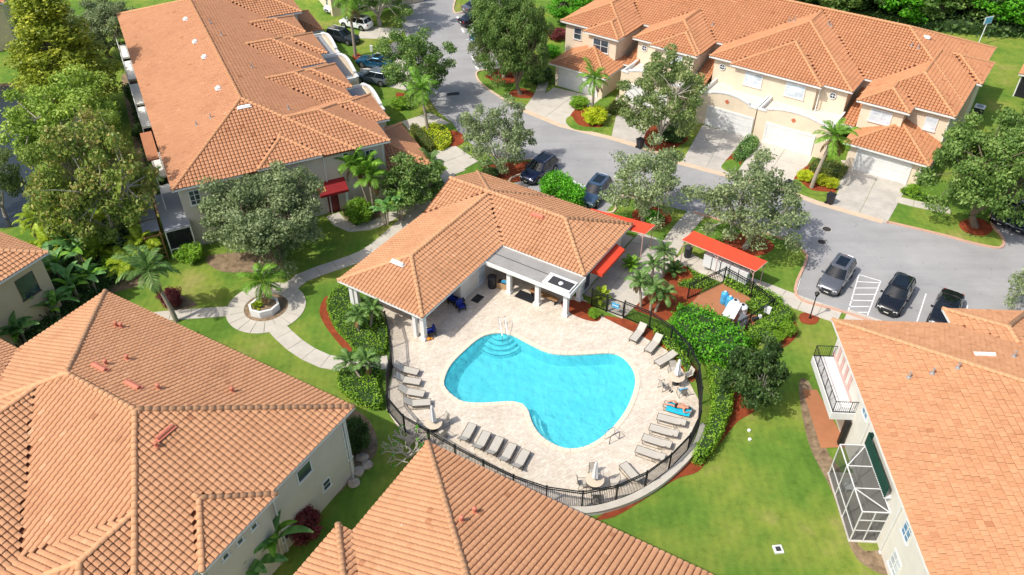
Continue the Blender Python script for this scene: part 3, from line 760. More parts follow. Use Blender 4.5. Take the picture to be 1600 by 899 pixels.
struct(triang(offset_poly(pool_in, .002), -.12, 'pool_water', 'pool_water'))

# mulch and planting beds
def bed(poly, z=.03, m='mulch', sm=True): return struct(triang(smooth_closed(poly, 4) if sm else poly, z, 'mulch_bed' if m == 'mulch' else ('soil_bed' if m == 'soil' else 'lawn_patch'), m))
bed([(13.69,57.61),(14.44,56.68),(15.92,54.97),(16.64,53.58),(15.81,52.56),(14.81,51.08),(13.85,50.27),(12.75,49.17),(12.05,48.56),(10.73,49.32),(9.8,50.11),(10.77,51.72),(12.54,54.96)])
bed([(7.24,49.16),(8.17,48.25),(10.15,46.69),(11.76,45.19),(12.6,43.14),(13.04,41.83),(13.71,43.0),(12.79,44.91),(11.72,46.91),(9.88,48.17),(8.94,48.78)], .022)
bed([(4.17,51.06),(5.99,50.9),(7.05,49.32),(6.68,48.47),(5.34,48.93),(4.13,50.1)], .024)
bed([(15.27,41.32),(16.13,41.89),(16.58,40.13),(17.03,39.09),(15.59,38.03),(14.19,36.32),(13.06,34.9),(12.09,33.74),(10.76,33.23),(9.41,32.37),(8.06,31.39),(6.35,30.3),(5.15,30.11),(6.62,31.06),(8.76,32.12),(10.4,33.54),(11.99,35.11),(12.98,36.32),(14.51,38.61)])
bed([(22.32,48.5),(22.29,47.3),(21.42,46.06),(19.99,45.06),(19.44,45.2),(19.92,45.77),(20.98,46.63),(21.72,47.59)]); bed([(23.0,49.35),(23.99,49.58),(24.4,48.88),(23.78,48.12),(22.83,48.35)])
bed([(-15.31,51.51),(-15.44,49.67),(-14.4,47.53),(-12.56,45.08),(-12.24,45.5),(-13.72,47.38),(-14.68,49.44),(-14.93,51.19)], .026)
bed([(-3.15,93.61),(-0.82,95.45),(0.91,94.16),(0.59,91.84),(-1.18,91.31),(-2.73,92.53)]); bed([(-0.33,88.75),(1.11,90.1),(2.59,88.59),(2.05,87.43),(0.42,87.75)])
bed([(6.14,81.82),(6.97,80.35),(9.24,79.92),(9.97,81.08),(9.03,84.57),(7.64,85.51)]); struct(triang(smooth_closed([(5.92,81.81),(6.8,79.91),(9.41,79.49),(10.09,80.94),(9.48,80.35),(7.35,80.93),(6.63,83.02)], 4), .034, 'lawn_patch', 'lawn'))
bed([(13.99,77.25),(15.59,75.09),(18.85,77.81),(17.45,80.37),(15.43,80.95)], .034)
bed([(21.25,72.02),(22.15,71.03),(23.55,73.03),(25.98,76.46),(24.81,77.28),(22.94,74.85)], .034); struct(triang(smooth_closed([(21.19,72.02),(22.06,70.91),(23.2,72.65),(22.34,73.54)], 4), .038, 'lawn_patch', 'lawn'))
bed([(27.8,69.35),(29.02,67.83),(30.9,67.03),(32.14,68.65),(33.8,71.3),(32.21,73.57),(29.69,72.04)], .034); struct(triang(smooth_closed([(27.55,68.88),(28.58,67.14),(30.55,66.69),(31.15,67.26),(29.11,67.71),(28.28,69.71)], 4), .038, 'lawn_patch', 'lawn'))
bed([(41.25,62.28),(43.3,62.91),(43.85,61.27),(42.33,60.06),(40.94,60.86)]); bed([(11.4,64.12),(13.88,64.66),(14.77,62.54),(12.79,61.0),(11.43,61.81)]); bed([(18.95,59.82),(21.67,60.42),(23.26,58.67),(21.77,57.16),(19.62,57.52)])
bed([(-8.35,79.59),(-6.13,79.59),(-4.95,78.04),(-5.69,76.39),(-7.46,76.65)]); bed([(-2.93,71.97),(-0.01,72.98),(2.07,72.73),(0.75,69.29),(-1.28,70.01)]); bed([(-20.13,100.41),(-18.68,98.83),(-18.68,97.67),(-20.08,98.44)])
bed([(38.04,67.96),(40.09,66.82),(41.48,65.71),(40.6,65.05),(37.93,66.82)]); bed([(-13.53,88.88),(-11.95,88.05),(-12.09,86.42),(-13.15,86.74)])
bed([(-16.06,65.37),(-14.7,66.04),(-12.01,64.07),(-12.71,62.49),(-14.34,61.97),(-15.56,63.0)], .03, 'soil'); bed([(-8.98,70.72),(-7.12,69.75),(-7.24,67.87),(-8.7,67.4)], .03, 'soil')
bed([(-28.52,52.48),(-26.05,51.0),(-25.55,50.36),(-27.21,49.73),(-28.4,51.0)], .026, 'soil'); bed([(-11.68,39.17),(-9.98,38.28),(-8.99,35.73),(-9.97,33.61),(-11.81,31.13),(-11.63,33.61),(-10.92,35.73)], .02, 'soil')
bed([(20.83,41.71),(21.67,41.39),(21.03,35.78),(21.48,33.4),(20.74,28.33),(22.13,27.9),(21.95,26.34),(20.96,26.71),(20.25,27.98),(20.36,32.14),(19.98,36.33)], .02, 'soil')
bed([(-42.12,58.93),(-37.19,60.91),(-30.68,57.06),(-30.56,53.49),(-34.91,50.99),(-37.49,48.63)], .018, 'soil'); bed([(-26.5,57.06),(-21.31,57.54),(-19.69,55.26),(-24.49,54.81)], .02, 'soil')
bed([(-47.38,93.13),(-44.81,91.37),(-36.8,73.41),(-33.01,64.03),(-35.67,67.35),(-41.56,80.23)], .02, 'soil')
pd = struct(triang([(20.94,41.07),(21.95,41.07),(22.53,35.78),(20.67,35.72)], .03, 'patio', 'patio_brown'))

# ------------------------------------------------------------------ buildings
def house(name, label, o, a): return thing(name, label, 'building', (o[0], o[1], 0), R(a))
def parapet(parent, axis, at, p0, p1, zc, zm, m='stucco_cream', trim='white_paint', diamond=True):
    """garage front wall with stepped shoulders and a curved middle; axis 'S' faces -v, 'E' faces +u"""
    w = p1 - p0; prof = [(0, 0), (w, 0), (w, zc), (w - .9, zc), (w - .9, zc + .28)]; n = 14
    for k in range(n + 1):
        t = k / n; x = w - 1.25 - (w - 2.5) * t; prof.append((x, zc + .30 + (zm - zc - .30) * math.sin(math.pi * t) ** .8))
    prof += [(.9, zc + .28), (.9, zc), (0, zc)]
    def place(mb_pts, y0, y1):
        k = len(mb_pts); vs = [(x, y0, z) for x, z in mb_pts] + [(x, y1, z) for x, z in mb_pts]
        return vs, [tuple(range(k)), tuple(range(2 * k - 1, k - 1, -1))] + [(i, k + i, k + (i + 1) % k, (i + 1) % k) for i in range(k)]
    rz = 0 if axis == 'S' else math.pi / 2; loc = (p0, at, 0) if axis == 'S' else (at, p0, 0)
    mb = MB(); mb.add(*place(prof, 0, .22)); o = mb.build('garage_front', m, parent, loc, rz)
    tb = MB()
    for (x0, z0), (x1, z1) in zip(prof[2:], prof[3:]):
        d = Vector((x1 - x0, 0, z1 - z0)); c = ((x0 + x1) / 2, .11, (z0 + z1) / 2 + .03)
        if d.length > .02: tb.box(c, (d.length + .05, .34, .14), 0, ('Y', -math.atan2(d.z, d.x)))
    tb.build('coping_trim', trim, o)
    if diamond:
        db = MB(); cx = w / 2; cz = zc - .15
        db.add([(cx - .28, -.02, cz), (cx, -.02, cz - .28), (cx + .28, -.02, cz), (cx, -.02, cz + .28)], [(0, 1, 2, 3)]); db.add([(cx - .2, -.03, cz), (cx, -.03, cz - .2), (cx + .2, -.03, cz), (cx, -.03, cz + .2)], [(0, 1, 2, 3)])
        db.build('diamond_tile', 'terracotta', o)
    return o
def round_window(parent, at, pos, z, r=.34):
    mb = MB(); n = 20
    o = MB()
    for k in range(n):
        a, b = 2 * math.pi * k / n, 2 * math.pi * (k + 1) / n
        o.tube((r * math.cos(a), 0, r * math.sin(a)), (r * math.cos(b), 0, r * math.sin(b)), .05, None, 5)
    o.tube((-r, 0, 0), (r, 0, 0), .03); o.tube((0, 0, -r), (0, 0, r), .03)
    w = o.build('round_window', 'white_paint', parent, (pos, at - .02, z))
    MB().add([(r * math.cos(2 * math.pi * k / n), 0, r * math.sin(2 * math.pi * k / n)) for k in range(n)], [tuple(range(n))]).build('pane', 'window_glass', w)

# --- clubhouse by the pool
ch = house('clubhouse', 'single storey clubhouse with L shaped tan tile roof beside the pool', (-13.63,50.07), -32.6)
cv = [Vol(0, 8.3, 0, 19.3, 2.9, .36), Vol(.0, 16.0, 10.85, 19.3, 2.9, .36, 'SNE')]
roof(ch, cv, 'tile_tan', 'cap_tan', singles=300, cam_local=local_cam((-13.63,50.07), -32.6))
MB().prism([(.55, 5.7), (7.65, 5.7), (7.65, 12), (.55, 12)], 0, 2.85).build('wall', 'stucco_white', ch)
MB().prism([(.55, 11.9), (15.4, 11.9), (15.4, 18.75), (.55, 18.75)], 0, 2.84).build('wall', 'stucco_white', ch)
MB().prism([(8.22, 8.35), (16.1, 8.35), (16.1, 10.86), (8.22, 10.86)], 2.62, 2.80).build('porch_roof', 'flat_roof_grey', ch)
MB().prism([(8.22, 8.27), (16.18, 8.27), (16.18, 8.34), (8.22, 8.34)], 2.5, 2.86).build('fascia', 'white_trim', ch)
MB().prism([(16.11, 8.35), (16.18, 8.35), (16.18, 10.84), (16.11, 10.84)], 2.5, 2.86).build('fascia', 'white_trim', ch)
MB().prism([(8.3, 9.62), (13.8, 9.60), (13.8, 9.66), (8.3, 9.68)], 2.80, 2.815).build('roof_seam', 'charcoal', ch)
sk = MB().prism([(13.55, 8.45), (16.0, 8.45), (16.0, 9.85), (13.55, 9.85)], 2.80, 2.93).build('roof_curb', 'white_trim', ch)
MB().prism([(13.95, 8.62), (15.9, 8.62), (15.9, 9.55), (13.95, 9.55)], 2.93, 2.95).build('roof_panel', 'charcoal', sk)
MB().lathe([(.2, 0), (.2, .06), (.12, .14), (.0, .16)], 12, (14.95, 9.0, 2.95)).build('roof_dome', 'white_plastic', sk, smooth=True)
for (u, v) in ((10.21, 8.95), (12.92, 8.95), (15.52, 8.95), (7.75, .65), (.75, .6), (15.5, 11.2)):
    MB().box((0, 0, 1.28), (.36, .36, 2.56)).box((0, 0, .12), (.5, .5, .24)).box((0, 0, 2.5), (.48, .48, .14)).build('column', 'white_paint', ch, (u, v, 0))
for u in (1.2, 7.0): MB().box((0, 0, 1.3), (.3, .3, 2.6)).build('column', 'white_paint', ch, (u, .62, 0))
MB().prism([(1.0, .50), (7.4, .50), (7.4, .74), (1.0, .74)], 2.42, 2.76).build('porch_beam', 'white_trim', ch)
MB().prism([(7.6, .9), (7.82, .9), (7.82, 5.6), (7.6, 5.6)], 2.46, 2.76).build('porch_beam', 'white_trim', ch)
window(ch, 'S', 11.9, 10.0, .1, 2.2, 1.9, 2, 1); window(ch, 'S', 11.9, 13.2, .1, 2.2, 2.4, 3, 1)
window(ch, 'E', 7.65, 8.6, .05, 2.1, 1.0, 1, 1, 'window_glass_pale'); window(ch, 'E', 15.4, 17.2, .9, 2.1, 1.3); window(ch, 'E', 15.4, 12.6, .1, 2.2, 1.1, 1, 1)
vent(ch, cv, *(3.62,3.11), 'white_long', 0.); vent(ch, cv, *(9.52,14.4), 'red_long', 0.)
aw = MB(); A0, A1 = 12.55, 16.6
aw.add([(15.45, A0, 2.66), (15.45, A1, 2.66), (16.75, A1, 2.25), (16.75, A0, 2.25), (16.75, A1, 2.0), (16.75, A0, 2.0)], [(0, 3, 2, 1), (3, 5, 4, 2)])
aw.add([(15.45, A0, 2.66), (16.75, A0, 2.25), (16.75, A0, 2.0), (15.45, A0, 2.0)], [(0, 1, 2, 3)]); aw.add([(15.45, A1, 2.66), (16.75, A1, 2.25), (16.75, A1, 2.0), (15.45, A1, 2.0)], [(0, 1, 2, 3)])
aw.build('awning', 'red_canvas', ch)

# --- the long row seen from its gardens, upper left
ul = house('townhouse_row', 'long two storey row with brown tile roof and grey shaded end wall', (-28.25,57.84), 26.1)
kU = .9787
uv = scaled(kU, 6.2, .395, (0, 16.2, 0, 44.6), (7.3, 13.05, -.05, 7, 'SWE', .14), (6, 19.5, .05, 10.05, 'SNE'), (10, 20.9, 4.15, 10.0, 'SNE'),
            (6, 19.0, 10.1, 19.0, 'SNE'), (10, 19.8, 12.5, 18.8, 'SNE'), (6, 19.05, 19.6, 28.6, 'SNE'), (10, 19.9, 22.0, 28.3, 'SNE'), (6, 19.3, 29, 34.6, 'SNE'), (6, 20.6, 35.6, 44.5, 'SNE'))
roof(ul, uv, 'tile_brown', 'cap_orange', wall_mat='stucco_grey')
lowU = [Vol(18.4, 23.0, -.1, 8.7, 2.9, .40, 'SNE')]; roof(ul, lowU, 'tile_brown', 'cap_orange', wall_mat='stucco_cream')
lowU2 = [Vol(18.4, 22.8, 36.4, 43.6, 2.9, .40, 'SNE')]; roof(ul, lowU2, 'tile_brown', 'cap_orange', wall_mat='stucco_cream')
for (a, b) in ((11.6, 18.6), (20.4, 27.6), (27.75, 34.6)):
    MB().prism([(18.2, a + .02), (22.1, a + .02), (22.1, b - .02), (18.2, b - .02)], 0, 3.05).build('garage_block', 'stucco_cream', ul)
    MB().prism([(18.2, a + .1), (22.0, a + .1), (22.0, b - .1), (18.2, b - .1)], 3.05, 3.07).build('flat_roof', 'flat_roof_slate', ul)
    parapet(ul, 'E', 22.32, a, b, 3.3, 4.05)
    for y in (a, b - .2): MB().prism([(18.2, y), (22.1, y), (22.1, y + .2), (18.2, y + .2)], 2.9, 3.32).build('side_parapet', 'white_paint', ul)
    garage_door(ul, 'E', 22.36, (a + b) / 2, 4.9)
garage_door(ul, 'E', 22.6, 4.3, 4.9)
SW = .44
window(ul, 'S', SW, 1.6, 4.1, 5.6, .95, 2, 3); window(ul, 'S', SW, 14.95, 4.85, 5.85, .6, 1, 2, frame='white_paint'); window(ul, 'S', SW, 10.8, 4.9, 5.4, .5, 1, 1); window(ul, 'S', SW, 9.1, 4.7, 5.4, .8, 2, 1)
window(ul, 'S', SW, 3.4, .3, 2.4, 1.9, 2, 2); window(ul, 'S', SW, 17.2, 4.2, 5.6, .9)
MB().box((0, 0, 1.1), (1.0, .08, 2.2)).build('door', 'door_maroon', ul, (13.2, .42, 0)); MB().box((0, 0, 1.25), (.22, .22, 2.5)).build('post', 'white_paint', ul, (14.3, -.5, 0))
m2 = MB(); m2.add([(11.9, .42, 3.45), (14.5, .42, 3.45), (14.5, -.75, 2.75), (11.9, -.75, 2.75), (14.5, -.75, 2.5), (11.9, -.75, 2.5)], [(0, 3, 2, 1), (3, 5, 4, 2)])
m2.add([(14.5, .42, 3.45), (14.5, -.75, 2.75), (14.5, -.75, 2.5), (14.5, .42, 2.5)], [(0, 1, 2, 3)]); m2.add([(11.9, .42, 3.45), (11.9, -.75, 2.75), (11.9, -.75, 2.5), (11.9, .42, 2.5)], [(0, 1, 2, 3)])
ma = m2.build('awning', 'maroon_canvas', ul)
for k in range(2): MB().box((12.3 + .16 * k, -.25, 3.07), (.08, .5, .03), 0, ('X', .54)).build('awning_letter', 'gold', ma)
# balconies along the garden side
for (v0, v1) in ((38.6, 42.6), (32.0, 37.4), (25.2, 30.6), (19.6, 24.4), (8.8, 13.6), (2.6, 7.2)):
    bo = MB().prism([(-.95, v0), (.45, v0), (.45, v1), (-.95, v1)], 2.7, 2.9).build('balcony', 'white_trim', ul)
    rl = MB()
    for z in (3.0, 3.9): rl.box((-.92, (v0 + v1) / 2, z), (.06, v1 - v0, .06))
    for y in np.linspace(v0, v1, 5): rl.box((-.92, y, 3.45), (.06, .06, 1.1)); rl.box((-.92, y, 1.35), (.09, .09, 2.7))
    rl.build('railing', 'white_paint', bo); MB().prism([(-.86, v0 + .1), (.45, v0 + .1), (.45, v1 - .1), (-.86, v1 - .1)], .02, 2.69).build('screen_wall', 'screen_dark', bo)
MB().prism([(-1.25, 8.9), (-.2, 8.9), (-.2, 14.6), (-1.25, 14.6)], 4.6, 4.72).build('awning', 'patio_brown', ul)
lan = MB().prism([(-1.55, -.6), (.62, -.6), (.62, 5.6), (-1.55, 5.6)], 2.86, 2.94).build('lanai_roof', 'flat_roof_slate', ul)
fr_ = MB()
for (u, v) in ((-1.5, -.55), (.55, -.55), (-1.5, 2.4), (-1.5, 5.5), (.55, 2.4)): fr_.box((u, v, 1.43), (.09, .09, 2.86))
for z in (.95, 2.8): fr_.box((-.48, -.55, z), (2.05, .07, .07)); fr_.box((-1.5, 2.5, z), (.07, 6.0, .07))
fr_.build('lanai_frame', 'white_paint', lan); MB().prism([(-1.46, -.5), (.55, -.5), (.55, 5.5), (-1.46, 5.5)], .03, 2.8).build('lanai_screen', 'screen_dark', lan)
vu = uv
for p, kd in (((6.66,30.89), 'white'), ((6.54,24.15), 'white'), ((6.71,19.62), 'white'), ((6.61,11.84), 'white'), ((4.97,7.55), 'pipe'), ((3.64,7.76), 'pipe'), ((9.31,24.88), 'pipe'), ((10.61,16.5), 'pipe'), ((11.79,6.84), 'pipe'), ((8.84,28.21), 'pipe')): vent(ul, vu, *p, kd, R(90))
vent(ul, vu, *(7.93,6.82), 'white_long', 0.)

# --- the row with garages, upper right
ur = house('garage_townhouses', 'cream two storey townhouses with orange tile roof and five garages', (33.27,77.03), -35.0)
kR = .984
rv = scaled(kR, 6.0, .40, (-33.7, 11.0, 4.2, 20.7), (-33.7, -25, -.5, 12, 'SWE'), (-29.7, -25.05, -1.8, 6, 'SWE'), (-24, -15.6, -.15, 12, 'SWE'), (-21.4, -15.65, -.85, 6, 'SWE'),
            (-14.6, 1.2, .25, 12, 'SWE'), (-11.8, -1.8, -.5, 8, 'SWE'), (2.1, 11.1, .5, 12, 'SWE'), (2.15, 7.25, -1.25, 6, 'SWE'), (4, 11.7, 9.8, 16.2, 'SNE'))
roof(ur, rv, 'tile_orange', 'cap_orange', wall_mat='stucco_cream')
gR = [Vol(2.55, 10.65, -4.25, 1.2, 2.8, .40, 'SWE')]; roof(ur, gR, 'tile_orange', 'cap_orange', wall_mat='stucco_cream', wall_over=.55)
gL = [Vol(-31.6, -24.1, -5.25, 1.0, 2.8, .40, 'SWE')]; roof(ur, gL, 'tile_orange', 'cap_orange', wall_mat='stucco_cream', wall_over=.55)
for (a, b) in ((-24.1, -22.7), (-15.5, -14.0), (1.15, 2.5)):
    roof(ur, [Vol(a, b, -.9, 4.4, 3.0, .36, 'S')], 'tile_orange', 'cap_orange')
    MB().box((0, 0, 1.1), (1.0, .08, 2.2)).build('door', 'door_maroon', ur, ((a + b) / 2, 4.55, 0))
for (a, b) in ((-23.0, -15.75), (-13.45, -6.9), (-6.78, .95)):
    MB().prism([(a + .02, -3.4), (b - .02, -3.4), (b - .02, 1.0), (a + .02, 1.0)], 0, 3.05).build('garage_block', 'stucco_cream', ur)
    MB().prism([(a + .1, -3.32), (b - .1, -3.32), (b - .1, .9), (a + .1, .9)], 3.05, 3.07).build('flat_roof', 'flat_roof_pale', ur)
    parapet(ur, 'S', -3.62, a, b, 3.45, 4.15)
    for x in (a, b - .2): MB().prism([(x, -3.4), (x + .2, -3.4), (x + .2, .9), (x, .9)], 2.9, 3.5).build('side_parapet', 'white_paint', ur)
garage_door(ur, 'S', -3.66, -19.6, 4.9); garage_door(ur, 'S', -3.66, -9.6, 4.9); garage_door(ur, 'S', -3.66, -3.0, 4.9)
garage_door(ur, 'S', -3.74, 6.55, 4.95); garage_door(ur, 'S', -4.74, -27.9, 4.95)
fwl = -0.04199999999999998
for (x, w) in ((-9.0, 2.0), (-4.4, 2.1)): window(ur, 'S', -.06, x, 3.95, 5.55, w, 2, 2, 'window_glass_pale')
window(ur, 'S', -.41, -18.2, 3.95, 5.5, 2.0, 2, 2, 'window_glass_pale'); window(ur, 'S', -.79, 4.6, 4.0, 5.45, 2.1, 2, 2, 'window_glass_pale'); window(ur, 'S', .92, 9.0, 3.8, 5.3, 1.15, 1, 2, 'window_glass_pale')
window(ur, 'S', -1.34, -27.1, 3.85, 5.45, 2.1, 2, 2, 'window_glass'); window(ur, 'S', -.06, -31.0, 4.0, 5.5, 1.1, 1, 2, 'window_glass')
for x in (-22.3, -12.9, -.7): round_window(ur, .28 if x < -20 else .66, x, 4.95)
for p, kd in (((-9.12,9.09), 'pipe'), ((-8.58,9.01), 'pipe'), ((-5.08,9.74), 'pipe'), ((-4.73,9.75), 'pipe'), ((3.85,9.65), 'pipe'), ((4.58,9.57), 'pipe'), ((4.66,12.25), 'white'), ((-16.94,6.28), 'pipe')): vent(ur, rv, *p, kd, 0.)

# --- big roof, lower left
ll = house('corner_townhouses', 'two storey house with big tan hip roof and grey wall at lower left', (-9.55,33.82), -29.7)
kL = .9814
lv = scaled(kL, 6.1, .38, (-22.6, 0, -16.8, 0), (-8, .35, -12.8, -7.28, 'SNE'), (-8.4, -.2, -20, -10, 'SWE'), (-22.4, -8.5, -30, -7.7, 'SWE'), (-31, -15.7, -20, -7, 'SNW'))
roof(ll, lv, 'tile_tan', 'cap_tan', singles=300, cam_local=local_cam((-9.55,33.82), -29.7), wall_mat='stucco_grey', z_base=-.3)
window(ll, 'E', -.445, -4.4, 4.0, 5.1, 1.25, 1, 1); window(ll, 'E', -.445, -3.0, 1.3, 2.2, .75, 1, 2); window(ll, 'E', -.445, -6.85, .9, 1.9, .75, 1, 2); window(ll, 'E', -.445, -.72, 1.7, 5.3, .42, 1, 4)
for v in (-8.8, -9.85, -10.9): window(ll, 'E', -.10, v, 4.7, 5.2, .5, 1, 1)
for p, kd in (((-17.14,-2.82), 'redpipe'), ((-16.8,-2.7), 'redpipe'), ((-13.05,-5.07), 'redpipe'), ((-13.34,-6.23), 'redpipe'), ((-9.11,-6.05), 'redpipe'), ((-6.07,-3.54), 'redpipe'), ((-5.89,-9.09), 'redpipe')): vent(ll, lv, *p, kd)
vent(ll, lv, *(-13.21,-6.76), 'red_long', 0.); vent(ll, lv, *(-10.32,-6.79), 'red_long', 0.); vent(ll, lv, *(-6.16,-8.25), 'red_long', R(90))

# --- roof at the bottom edge
bc = house('pitched_house', 'tan tile hip roof cut by the bottom edge beside the pool fence', (-4.88,31.05), -29.8)
bv = scaled(kL, 6.1, .38, (0, 26, -17, 0), (-.95, 9, -12.6, -7.06, 'SNW'))
roof(bc, bv, 'tile_tan', 'cap_tan', singles=300, cam_local=local_cam((-4.88,31.05), -29.8), wall_mat='stucco_grey', z_base=-.3)
for p in ((5.28,-4.5), (5.43,-3.51)): vent(bc, bv, *p, 'redpipe')
MB().lathe([(.12, -.1), (.1, .05), (.05, .06), (.045, .2)], 10).build('vent_pipe', 'vent_white', bc, ((2.47,-5.82)[0], (2.47,-5.82)[1], 6.95), 0, True)

# --- bright house on the right
rb = house('balcony_house', 'white walled house with orange flat tile roof and balcony on the right', (22.15,42.43), -2.9)
bvv = scaled(.9973, 5.5, .35, (0, 16.8, -26, 0), (8.05, 13.9, -9, 1.6, 'NWE'))
roof(rb, bvv, 'tile_flat', 'cap_tan', 'flat', singles=300, cam_local=local_cam((22.15,42.43), -2.9), wall_mat='stucco_white', wall_over=.5)
WU = .5
window(rb, 'W', WU, -7.4, 3.9, 5.05, .95, 2, 2, 'window_glass_blue'); window(rb, 'W', WU, -15.85, 3.3, 4.7, 1.0, 2, 3, 'window_glass_blue'); window(rb, 'W', WU, -16.2, .5, 2.0, 1.2, 2, 3, 'window_glass_pale')
bal = MB().prism([(-1.0, -6.3), (.52, -6.3), (.52, -.95), (-1.0, -.95)], 2.35, 2.95).build('balcony', 'white_paint', rb)
rr = MB()
for (p, q) in (((-.95, -6.25), (-.95, -1.0)), ((-.95, -6.25), (.5, -6.25)), ((-.95, -1.0), (.5, -1.0))):
    for z in (3.05, 3.98): rr.tube((*p, z), (*q, z), .028, None, 6)
    L = math.dist(p, q); m_ = int(L / .13)
    for i in range(m_ + 1): t = i / m_; rr.tube((p[0] + (q[0] - p[0]) * t, p[1] + (q[1] - p[1]) * t, 3.0), (p[0] + (q[0] - p[0]) * t, p[1] + (q[1] - p[1]) * t, 3.98), .011 if i % 8 else .03, None, 4, False)
tag(rr.build('railing', 'black_metal', bal), kind='stuff')
db = MB()
for v in (-1.6, -2.5, -3.4, -4.3): db.box((.46, v, 3.9), (.05, .34, 1.7))
db.box((.46, -3.0, 3.05), (.06, 4.6, .3)); db.build('pink_door_trim', 'pink_band', rb)
MB().box((.2, -6.35, 1.2), (.3, .3, 2.3)).build('post', 'black_metal', rb)
cg = MB(); cu0, cu1, c0, c1, cz = -1.12, .46, -13.9, -8.9, 2.9
ys = [c0 + (c1 - c0) * k / 3 for k in range(4)]
def bar(p, q, r=.042): cg.tube(p, q, r, None, 4)
for y in ys: bar((cu0, y, 0), (cu0, y, cz)); bar((cu0, y, cz), (cu1, y, cz))
for z in (.9, cz): bar((cu0, c0, z), (cu0, c1, z))
bar((cu1, c0, cz), (cu1, c1, cz)); bar((cu0, ys[1], cz), (cu1, ys[0], cz)); bar((cu0, ys[2], cz), (cu1, ys[3], cz))
for u in (-.35, cu1): bar((u, c0, 0), (u, c0, cz))
for z in (.08, 1.1, 2.1): bar((cu0, c0, z), (cu1, c0, z))
cage = cg.build('screen_cage', 'white_paint', rb)
for k, q in enumerate([[(cu0, c0, 0), (cu0, c1, 0), (cu0, c1, cz), (cu0, c0, cz)], [(cu0, c0, cz), (cu0, c1, cz), (cu1, c1, cz), (cu1, c0, cz)], [(cu0, c0, 0), (cu1, c0, 0), (cu1, c0, cz), (cu0, c0, cz)]]):
    MB().add(q, [(0, 1, 2, 3)]).build('screen', 'screen_mesh', cage)
MB().prism([(cu0 - .1, c0 - .1), (cu1, c0 - .1), (cu1, c1 + .1), (cu0 - .1, c1 + .1)], .0, .05).build('cage_floor', 'concrete_stained', cage)
MB().box((0, 0, .4), (.5, .5, .06)).box((0, .22, .65), (.5, .05, .5)).box((.2, .2, .2), (.05, .05, .4)).box((-.2, .2, .2), (.05, .05, .4)).box((.2, -.2, .2), (.05, .05, .4)).box((-.2, -.2, .2), (.05, .05, .4)).build('cage_chair', 'white_plastic', cage, (-.3, -10.2, .05))
gb = MB().prism([(.05, -13.4), (.48, -13.4), (.48, -9.3), (.05, -9.3)], 3.55, 3.62).build('upper_balcony', 'white_paint', rb)
for (p, q) in (((.08, -13.4), (.08, -9.3)),): MB().add([(*p, 3.6), (*q, 3.6), (*q, 4.6), (*p, 4.6)], [(0, 1, 2, 3)]).build('green_screen', 'green_canvas', gb)
MB().add([(.08, -9.3, 3.6), (.48, -9.3, 3.6), (.48, -9.3, 4.6), (.08, -9.3, 4.6)], [(0, 1, 2, 3)]).build('green_screen', 'green_canvas', gb)
gs = MB()
for y in np.arange(-13.3, -9.3, .14): gs.box((.06, y, 4.12), (.03, .05, 1.0))
tag(gs.build('slats', 'green_canvas', gb), kind='stuff')
vent(rb, bvv, *(2.81,-6.41), 'pipe'); vent(rb, bvv, *(4.08,-6.45), 'pipe'); vent(rb, bvv, *(5.48,-6.39), 'pipe'); vent(rb, bvv, *(7.77,-4.94), 'white_long', 0.)
vent(rb, bvv, *(9.47,-5.02), 'pipe')

# --- small house at the left edge
lh = house('garden_house', 'house corner with tile roof and dark window at the left edge', (-35.0,49.56), -28.)
hv = [Vol(-14, 0, -12, 0, 6.0, .38)]; roof(lh, hv, 'tile_tan', 'cap_tan', wall_mat='stucco_beige')
window(lh, 'E', -.45, -2.2, 3.2, 5.1, 1.5, 1, 1, 'window_glass', fw=.05, frame='taupe_metal')
# --- far houses at the top edge
fh = house('pale_house', 'beige house wall behind the tall cypress at the top left corner', (-64.92,103.57), 118.)
roof(fh, [Vol(-2.5, 12, -.5, 12, 6.0, .38)], 'tile_brown', 'cap_orange', wall_mat='stucco_beige'); window(fh, 'S', -.05, 4.0, 3.6, 5.2, 1.5); window(fh, 'S', -.05, .6, .2, 2.2, 1.6, 2, 1)
fh2 = house('cream_house', 'cream house corner beyond the brown roof at the top edge', (-24.99,112.63), -64.)
roof(fh2, [Vol(-10, .5, -.5, 14, 6.0, .38)], 'tile_brown', 'cap_orange', wall_mat='stucco_cream'); window(fh2, 'S', -.05, -4, 3.8, 5.2, 1.4); window(fh2, 'S', -.05, -2.2, .3, 2.3, 1.2, 1, 2)
fh3 = house('screened_porch', 'dark screened porch with white frame at the right edge', (57.9,87.9), -35.)
roof(fh3, [Vol(0, 10, 0, 8, 2.8, .3)], 'tile_orange', 'cap_orange'); MB().prism([(.35, .35), (9, .35), (9, 7), (.35, 7)], .02, 2.7).build('screen_wall', 'screen_dark', fh3)
pf = MB()
for y in (.3, 2.4, 4.6, 6.9): pf.box((.3, y, 1.35), (.12, .12, 2.7))
for z in (.9, 2.6): pf.box((.3, 3.6, z), (.08, 6.6, .1))
pf.build('porch_frame', 'white_paint', fh3)

# downpipes
for par, u, v, z in ((ll, -.36, -.75, 6.0), (ll, -.38, -7.0, 6.0), (ul, 7.6, .36, 6.1), (ul, 12.9, .36, 6.1), (ul, 18.4, .36, 6.1), (rb, .42, -8.3, 5.4), (rb, .42, -14.6, 5.4), (ur, 10.5, .9, 5.9), (ur, -1.95, .1, 5.9), (ur, 10.0, -3.72, 2.7)):
    MB().box((0, 0, z / 2), (.09, .09, z)).box((0, -.08, .1), (.09, .2, .09)).build('downpipe', 'white_trim', par, (u, v, 0))

